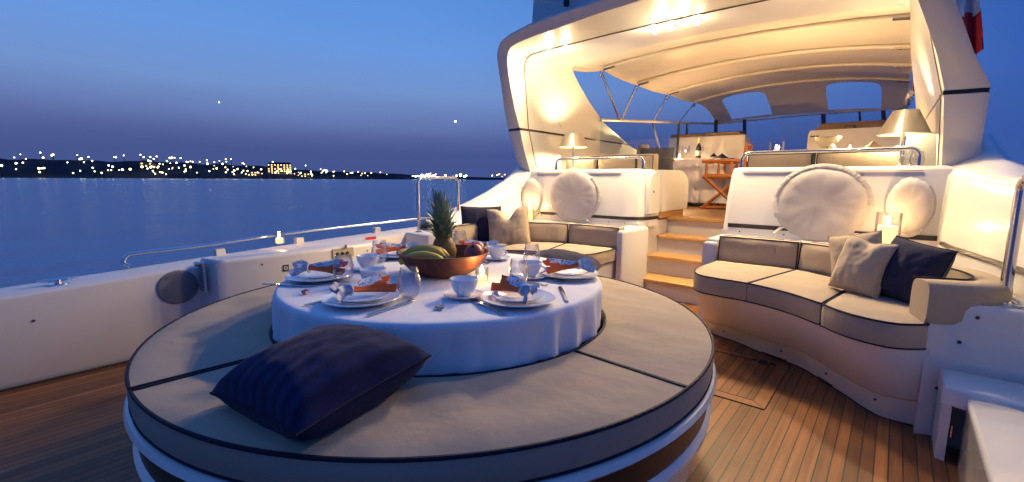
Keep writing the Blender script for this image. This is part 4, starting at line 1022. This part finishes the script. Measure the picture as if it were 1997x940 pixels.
# ------------------------------------------------------------------ windscreen
ws=thing('windscreen','low wraparound windscreen with a steel top rail round the cockpit','windscreen',(CX,8,1.5))
railp=[(-2.97,5.25,1.815),(-2.97,6,rz_(6)),(-2.97,8,rz_(8)),(-2.97,9.7,rz_(9.7)),(-2.9,9.95,2.22),(-2.6,10.06,2.24),(-1.49,10.15,2.285),(-.4,10.08,2.275),(-.1,9.98,2.265),(-.01,9.7,2.24),(.0,8,2.06),(.0,6,1.88),(.02,5.3,1.82)]
rl=[]
for i in range(len(railp)-1):
    for k in range(6): rl.append(Vector(railp[i]).lerp(Vector(railp[i+1]),k/6))
rl.append(Vector(railp[-1]))
part(ws,'top_rail',MB().tube(rl,.020,8),mat('pale_rail',(.55,.50,.44),.35,metal=.3))
gl=MB(); gl.grid([[tuple(p),(p.x+(0.0 if abs(p.x-CX)>1.4 else 0),p.y-(.0 if p.y<9.5 else .25),1.40)] for p in rl]); part(ws,'pane',gl,pane,ang=60)
for x,y in ((-2.97,6.85),): 
    part(ws,'mullion',MB().tube([(x,y,rz_(y)),(x,7.25,1.45)],.016,6),steel)
for x,y,r_ in ((-2.97,7.95,.02),(-2.97,8.35,.02),(-2.93,9.85,.035),(-2.45,10.07,.035),(-1.15,10.15,.04),(-.62,10.1,.02),(-.3,10.06,.035)):
    zt=rz_(y) if y<9.8 else 2.27
    part(ws,'mullion',MB().tube([(x,y,zt),(x+(.12 if y>9.8 else 0),y-(.25 if y>9.8 else 0),1.45)],r_,6),darkgear)
wi=MB(); wi.tube([(-1.05,10.2,2.0),(-.75,10.2,1.55)],.02,5); wi.tube([(-.98,10.2,1.93),(-.3,10.2,1.62)],.012,5)
wone('windscreen_wiper',wi,darkgear,'black wiper arms outside the windscreen','wiper',(-.8,10.2,1.6))
# lower cockpit side walls
sw=MB(); sw.box(-3.25,-2.99,7.3,10.3,.6,1.46); wone('cockpit_wall',sw,gel,'white cockpit side under the port windscreen','wall',(-3.1,8.5,.6))
sw=MB(); sw.box(.02,.3,4.4,10.3,.6,1.40); wone('cockpit_wall',sw,gel,'white cockpit side under the starboard windscreen','wall',(.15,7,.6))
sw=MB(); sw.box(-3.2,.2,9.7,10.3,.6,1.50,b=.02); wone('dashboard',sw,gel,'white dashboard shelf at the foot of the windscreen','dashboard',(CX,10,.6))

# ------------------------------------------------------------------ cockpit furniture
def boxF(x0,x1,y0,y1,z0,z1,axis='y'):
    if axis=='y': return lambda u,v,w_: Vector((x0+(x1-x0)*u, y1-(y1-y0)*w_, z0+(z1-z0)*v))
    return lambda u,v,w_: Vector((x0+(x1-x0)*u, y0+(y1-y0)*v, z0+(z1-z0)*w_))
so=thing('cockpit_bench','tan upholstered bench inside the cockpit behind the left handrail','bench',(-2.5,4.7,.68))
part(so,'bench_base',MB().box(-2.95,-2.28,4.55,5.2,.68,1.0),gelr)
add_cushion(so,boxF(-2.95,-2.55,4.46,4.56,1.0,1.315),'back_cushion',puff=.2,pr=.004)
add_cushion(so,boxF(-2.54,-2.10,4.46,4.56,1.0,1.315),'back_cushion',puff=.2,pr=.004)
def FA(u,v,w_):
    a=PI*(u); return Vector((-2.08+.16*w_, 4.62-.16*math.cos(a)*1.0, 1.0+.30*v*(math.sin(a)**.5 if 0<u<1 else 0.0)+.001*v))
add_cushion(so,boxF(-2.09,-1.92,4.48,4.62,1.05,1.31),'arm_cushion',puff=.25,pr=.004,bulge=.02)
s2=thing('cockpit_bench','tan upholstered bench inside the cockpit behind the right handrail','bench',(-.5,4.7,.68))
part(s2,'bench_base',MB().box(-1.04,.0,4.55,5.1,.68,1.0),gelr)
add_cushion(s2,boxF(-1.03,-.555,4.46,4.56,1.0,1.285),'back_cushion',puff=.2,pr=.004)
add_cushion(s2,boxF(-.52,.0,4.46,4.56,1.0,1.285),'back_cushion',puff=.2,pr=.004)
part(s2,'grab_strap',MB().box(-.548,-.528,4.44,4.46,1.05,1.30),darkgear)
cb=MB(); cb.box(-1.15,.0,5.15,5.65,.68,1.34,b=.015); wone('sideboard',cb,gelr,'white sideboard carrying the silver bowl and tealights in the cockpit','sideboard',(-.5,5.4,.68))
# table lamps
def table_lamp(label,loc,rb,rt_,h0,h1,e):
    r=thing('table_lamp',label,'table lamp',loc,(0,0,0),'silver table lamps')
    part(r,'lamp_base',MB().lathe([(.001,0),(.075,0),(.078,.008),(.02,.016),(.011,.03),(.010,h1-.03),(.001,h1-.03)],24),silver,None,False)
    sh=part(r,'lamp_shade',MB().lathe([(rb,h0),(rt_,h1),(rt_-.003,h1),(rb-.003,h0)],48),SHADE,None,False,ang=30)
    part(r,'bulb',MB().lathe([(.001,h0+.015),(.018,h0+.025),(.024,h0+.045),(.016,h0+.07),(.001,h0+.075)],16),E_BULB,None,False)
    point('lamp_glow',(loc[0],loc[1],loc[2]+h0+.05),e,(1,.75,.40),.03)
SHADE=mat('silver_lamp_shade',(.62,.58,.50),.3,metal=.8)
nt_=SHADE.node_tree; SHADE.node_tree.nodes['Principled BSDF'].inputs['Transmission Weight'].default_value=0
table_lamp('silver table lamp with a cone shade glowing on the left coaming',(-2.80,4.36,1.164),.165,.10,.25,.395,62)
table_lamp('silver table lamp with a wide cone shade on the right coaming',(.0,4.40,1.164),.155,.075,.235,.405,60)
pillow('dark grey cushion leaning beside the cockpit table',mat('charcoal_cloth',(.05,.05,.07),.9),.36,.30,.12,(-2.08,4.95,1.27),(R_(80),0,R_(20)),pipe,seed=21,group='cushions in the cockpit')
# small grey lamp behind the cushion
gl_=thing('small_lamp','small unlit lamp with a grey shade behind the dark cushion in the cockpit','table lamp',(-2.85,6.3,1.2))
part(gl_,'lamp_shade',MB().lathe([(.10,.23),(.07,.36),(.068,.36),(.098,.23)],24),greych,None,False); part(gl_,'lamp_base',MB().lathe([(.001,-.5),(.06,-.5),(.06,-.49),(.01,-.47),(.01,.3)],12),silver,None,False)
# cockpit dining table under a cloth, with place items, bottle and glasses
tx0,tx1,ty0,ty1,tz=-2.62,-1.86,6.75,7.6,1.37
tb=thing('cockpit_table','rectangular table inside the cockpit, hidden by its cloth','table',(-2.25,7.2,.68))
part(tb,'tabletop',MB().box(tx0+.01,tx1-.01,ty0+.01,ty1-.01,1.33,1.362),teakc)
for x in (tx0+.07,tx1-.07):
    for y in (ty0+.07,ty1-.07): part(tb,'leg',MB().box(x-.025,x+.025,y-.025,y+.025,.682,1.33),teakc)
mb=MB(); rows=[]; n=160
for k,(z,ex) in enumerate(((1.372,-.37),(1.372,-.2),(1.372,-.03),(1.370,-.006),(1.362,.004),(1.33,.008),(1.2,.022),(1.05,.036),(.9,.05),(.745,.062))):
    row=[]
    for i in range(n):
        a=2*PI*i/n; hw=(tx1-tx0)/2; hh=(ty1-ty0)/2; c0,s0=math.cos(a),math.sin(a); m0=(abs(c0)**8+abs(s0)**8)**(-1/8)
        fold=max(0,(1.36-z))/.6*(.03*math.sin(a*14+math.sin(a*5))+.02*math.sin(a*23)); e_=ex+fold
        row.append(((tx0+tx1)/2+c0*m0*(hw+e_), (ty0+ty1)/2+s0*m0*(hh+e_), z))
    rows.append(row)
mb.grid(rows,closev=True,flip=True); mb.add(rows[0],[tuple(range(n))])
wone('tablecloth',mb,cloth,'white cloth hanging to the floor on the cockpit table','tablecloth',((tx0+tx1)/2,(ty0+ty1)/2,1.37),ang=80)
bt=thing('wine_bottle','dark wine bottle with gold foil on the cockpit table','bottle',(-2.30,7.0,1.374))
part(bt,'bottle_body',MB().lathe([(.001,0),(.037,0),(.039,.006),(.039,.16),(.032,.19),(.016,.215),(.0145,.25),(.0145,.262)],24),bottleg,None,False); part(bt,'foil',MB().lathe([(.0155,.215),(.0155,.292),(.017,.294),(.017,.304),(.001,.305)],16),cork,None,False)
part(bt,'bottle_label',MB().lathe([(.0395,.05),(.0395,.12)],24),mat('paper_label',(.6,.55,.42),.7),None,False)
wg=MB().lathe([(.001,0),(.032,0),(.032,.002),(.004,.006),(.0035,.08),(.02,.09),(.034,.12),(.037,.15),(.030,.20),(.0295,.2)],24); wgm=wg.mesh('wine_glass',glass)
for x,y,lb in ((-2.60+.05,6.95,'stemmed wine glass at the left corner of the cockpit table'),(-2.50,7.1,'stemmed wine glass behind the first one at the left of the cockpit table'),(-2.43,6.9,'stemmed wine glass nearest the bottle on the cockpit table'),(-2.36,7.3,'stemmed wine glass behind the bottle on the cockpit table')):
    inst('wine_glass',wgm,(x,y,1.374),(0,0,0),lb,'glass','stemmed glasses in the cockpit')
candle('small candle glass among the wine glasses on the cockpit table',(-2.52,6.84,1.374),.02,.03,.03,.07,26.0)
for x,y,lb in ((-2.08,7.0,'white plate in the middle of the cockpit table'),(-1.98,7.35,'white plate at the far right of the cockpit table')):
    inst('dinner_plate',PLM['dinner'],(x,y,1.374),(0,0,0),lb,'plate','plates on the cockpit table')
nv=MB(); nv.add([(-.07,-.06,0),(.07,-.06,0),(.07,.06,0),(-.07,.06,0),(0,0,.07)],[(0,1,4),(1,2,4),(2,3,4),(3,0,4),(0,3,2,1)])
nvm=nv.mesh('folded_napkin',navy,False); inst('folded_napkin',nvm,(-2.08,7.0,1.386),(0,0,.3),'dark folded napkin on the middle plate of the cockpit table','napkin','folded napkins'); inst('folded_napkin',nvm,(-1.94,6.9,1.374),(0,0,.9),'dark folded napkin at the right corner of the cockpit table','napkin','folded napkins')
# director chair
ch=thing('folding_chair','orange brown wooden folding chair at the cockpit table','chair',(-1.78,6.55,.68),(0,0,R_(-84)))
def bar(a,b_,w_,root=ch,nm='leg'): return part(root,nm,MB().tube([a,b_],w_,4),teakc,None,False,smooth=False)
for sx in (-.22,.22):
    bar((sx,-.21,.03),(sx,.21,.42),.021,nm='crossed_leg'); bar((sx+.02,.21,.03),(sx+.02,-.21,.42),.021,nm='crossed_leg')
    bar((sx,-.25,.02),(sx,.25,.02),.020,nm='foot_rail')
    bar((sx,-.25,.43),(sx,.24,.43),.026,nm='side_rail')
    for sy in (-.20,-.05,.10): bar((sx,sy,.45),(sx,sy,.62),.017,nm='arm_post')
    bar((sx,-.26,.63),(sx,.24,.63),.024,nm='armrest')
    bar((sx,.22,.42),(sx,.26,.86),.022,nm='back_post')
part(ch,'seat',MB().box(-.22,.22,-.2,.2,.445,.465),teakc,None,False); part(ch,'backrest',MB().box(-.22,.22,.235,.25,.70,.84),teakc,None,False)
# consoles
co_=thing('helm_bench','long white bench back with a brown top cushion on the port side of the cockpit','bench',(-2.6,8,.68))
m_=MB(); m_.loft([(-3.15,7.95),(-1.98,7.95),(-1.90,8.0),(-1.90,8.35),(-3.15,8.35)],[(.68,0),(1.70,.02),(1.78,.03),(1.80,.06)]); part(co_,'bench_back',m_,gelr)
add_cushion(co_,boxF(-3.12,-2.56,8.0,8.3,1.80,1.845,'z'),'top_cushion',puff=.1,pr=.004,m=mat('brown_cushion',(.2,.13,.08),.8)); add_cushion(co_,boxF(-2.55,-2.0,8.0,8.3,1.80,1.845,'z'),'top_cushion',puff=.1,pr=.004,m=MATS['brown_cushion'])
c2=thing('helm_console','white helm console with instruments in the cockpit behind the silver bowl','console',(-.5,7.6,.68))
m_=MB(); m_.loft([(-1.02,7.55),(.0,7.55),(.0,8.2),(-1.02,8.2)],[(.68,0),(1.70,.015),(1.755,.04)]); part(c2,'console_body',m_,gelr)
m_=MB(); m_.loft([(-.95,7.7),(-.02,7.7),(-.02,8.1),(-.9,8.1)],[(1.755,0),(1.80,.02),(1.86,.10)]); part(c2,'instrument_hood',m_,mat('brown_hood',(.2,.13,.09),.6))
part(c2,'instrument',MB().box(-.62,-.5,7.62,7.70,1.75,1.80,b=.01),darkgear); part(c2,'instrument',MB().box(-.98,-.88,7.535,7.549,1.66,1.68),darkgear)
# silver bowl and lights on the sideboard
sbw=MB().lathe([(.001,.0),(.045,0),(.04,.012),(.022,.022),(.06,.045),(.105,.085),(.125,.125),(.128,.135),(.122,.133),(.10,.088),(.055,.05),(.001,.035)],40); one('silver_bowl',sbw,silver,'silver footed punch bowl on the cockpit sideboard','bowl',(-.55,5.38,1.345))
lt=thing('glass_lantern','square glass lantern with a lit candle at the left of the sideboard','lantern',(-.98,5.35,1.342))
m_=MB()
for (x0,x1,y0,y1) in ((-.06,.06,-.06,-.057),(-.06,.06,.057,.06),(-.06,-.057,-.057,.057),(.057,.06,-.057,.057)): m_.box(x0,x1,y0,y1,0,.115)
part(lt,'glass_box',m_,glass,None,False,smooth=False); part(lt,'wax',MB().lathe([(.001,0),(.025,0),(.025,.035),(.001,.035)],16),wax,None,False); part(lt,'flame',MB().lathe([(.0005,.04),(.010,.055),(.007,.075),(.0003,.09)],10),E_FLAME,None,False); point('lantern_light',(-.98,5.35,1.50),34,(1,.62,.28),.02)
for x,lb in ((-.49,'small lit tealight right of the silver bowl'),(-.37,'small lit tealight furthest right of the silver bowl')):
    r=thing('tealight',lb,'candle',(x,5.34,1.342),(0,0,0),'tealights by the silver bowl'); part(r,'tealight_cup',MB().lathe([(.001,0),(.019,0),(.020,.016),(.018,.014),(.001,.012)],16),silver,None,False); part(r,'flame',MB().lathe([(.0005,.014),(.009,.026),(.007,.04),(.0003,.056)],10),E_FLAME,None,False); point('tealight_glow',(x,5.30,1.45),6,(1,.62,.28),.02)
nn_=MB(); nn_.add([(-.08,-.05,0),(.08,-.05,0),(.08,.05,0),(-.08,.05,0),(0,0,.085)],[(0,1,4),(1,2,4),(2,3,4),(3,0,4),(0,3,2,1)]); one('folded_napkin',nn_,beige,'tan pyramid folded napkin on the sideboard left of the lamp','napkin',(-.20,5.3,1.342),(0,0,.4),'folded napkins',smooth=False)
# drinking glasses by the right lamp
for x,y,lb in ((.045,4.26,'small tumbler at the right end of the right coaming'),(.09,4.30,'second small tumbler at the right end of the right coaming')):
    inst('tumbler',tum_me,(x,y,1.164),(0,0,0),lb,'glass','tumblers by the right lamp')

# ------------------------------------------------------------------ flag
fg=thing('ensign_flag','furled white and dark red flag hanging beside the right side of the arch','flag',(.40,7.0,2.4))
def flagpart(z0,z1,x0,x1,m_,nm,seed):
    rows=[]
    for i in range(15):
        s=i/14; z=z1+(z0-z1)*s; row=[]
        for k in range(13):
            v=k/12; xa=x0[0]+(x0[1]-x0[0])*s; xb=x1[0]+(x1[1]-x1[0])*s
            row.append((xa+(xb-xa)*v, 7.0+.05*math.sin(v*9+s*2+seed), z-.05*math.sin(v*3)*s))
        rows.append(row)
    part(fg,nm,MB().grid(rows),m_)
flagpart(2.84,3.3,(.31,.31),(.38,.50),flagw,'flag_cloth_white',0); flagpart(2.45,2.84,(.31,.42),(.50,.56),flagr,'flag_cloth_red',1)
part(fg,'flagstaff',MB().tube([(.30,7,1.9),(.30,7,4.2)],.012,8),steel)

# ------------------------------------------------------------------ starboard quarter : coaming block, post, locker
qb=thing('quarter_coaming','white quarter coaming block at the right, beyond the end of the sofa','coaming',(.5,2.6,0))
part(qb,'coaming_block',MB().loft([(.152,2.475),(.20,2.50),(.235,2.505),(1.4,2.50),(1.4,3.3),(.152,3.3)],[(0,0),(.55,0),(.568,.005),(.576,.016)]),gelr)
part(qb,'hatch_edge',MB().box(.27,.42,2.66,2.668,.577,.584),steel)
for x,z in ((.29,.53),(.25,.42),(.205,.21)): part(qb,'screw_cap',MB().lathe([(.001,.004),(.006,.003),(.007,0)],10,M=Matrix.Translation((x,2.499,z))@Matrix.Rotation(PI/2,4,'X')),dark)
po=thing('gate_rail','tall stainless gate rail standing on the quarter coaming at the right edge','handrail',(.41,2.8,.576))
part(po,'rail_tube',MB().tube(ulike((.375,2.66,.576),(.60,1.75,.576),.50,.05),.019,12),steel)
part(po,'foot_flange',MB().lathe([(.001,0),(.042,0),(.042,.004),(.026,.012),(.001,.012)],20,M=Matrix.Translation((.375,2.66,.576))),steel)
lt_=thing('gate_latch','small steel ring latch on top of the quarter coaming','latch',(.395,2.56,.577)); part(lt_,'latch_ring',MB().tube([(.372+.014*math.cos(a*PI/6),2.56+.010*math.sin(a*PI/6),.588) for a in range(12)],.003,6,closed=True),steel); part(lt_,'latch_plate',MB().box(.39,.43,2.55,2.575,.577,.586,b=.002),steel)
lk=thing('stern_locker','white stern locker with a narrow lit corner post, right of the sofa end','locker',(.5,2.3,0))
part(lk,'locker_shelf',MB().loft([(.205,2.30),(.26,2.28),(1.4,2.22),(1.4,2.499),(.205,2.499)],[(.225,.0),(.285,0),(.297,.004),(.302,.012)]),gel)
part(lk,'locker_side',MB().loft([(.208,2.30),(.235,2.29),(.235,2.495),(.208,2.495)],[(0,0),(.224,0)]),gelr)
part(lk,'locker_back',MB().box(.236,1.4,2.44,2.498,0,.224),gelr)
part(lk,'hinge_knuckle',MB().tube([(.245,2.30,.10),(.245,2.30,.145)],.006,8),steel)
sp_=thing('boarding_step','glossy white step box in the lower right corner, in front of the stern locker','step',(.6,1.9,0))
part(sp_,'step_body',MB().loft([(.268,2.27),(.262,1.75),(.262,1.2),(1.4,1.2),(1.4,2.27)],[(0,.004),(.24,.004),(.262,0),(.274,.004),(.280,.014)]),glossw,ang=50)
# ------------------------------------------------------------------ render settings
sc.render.engine='CYCLES'
sc.view_settings.view_transform='Standard'; sc.view_settings.look='None'; sc.view_settings.gamma=1; sc.view_settings.exposure=.8
sc.cycles.max_bounces=7; sc.cycles.transparent_max_bounces=12; sc.cycles.caustics_reflective=False; sc.cycles.caustics_refractive=False
sc.cycles.sample_clamp_indirect=4; sc.cycles.use_denoising=True
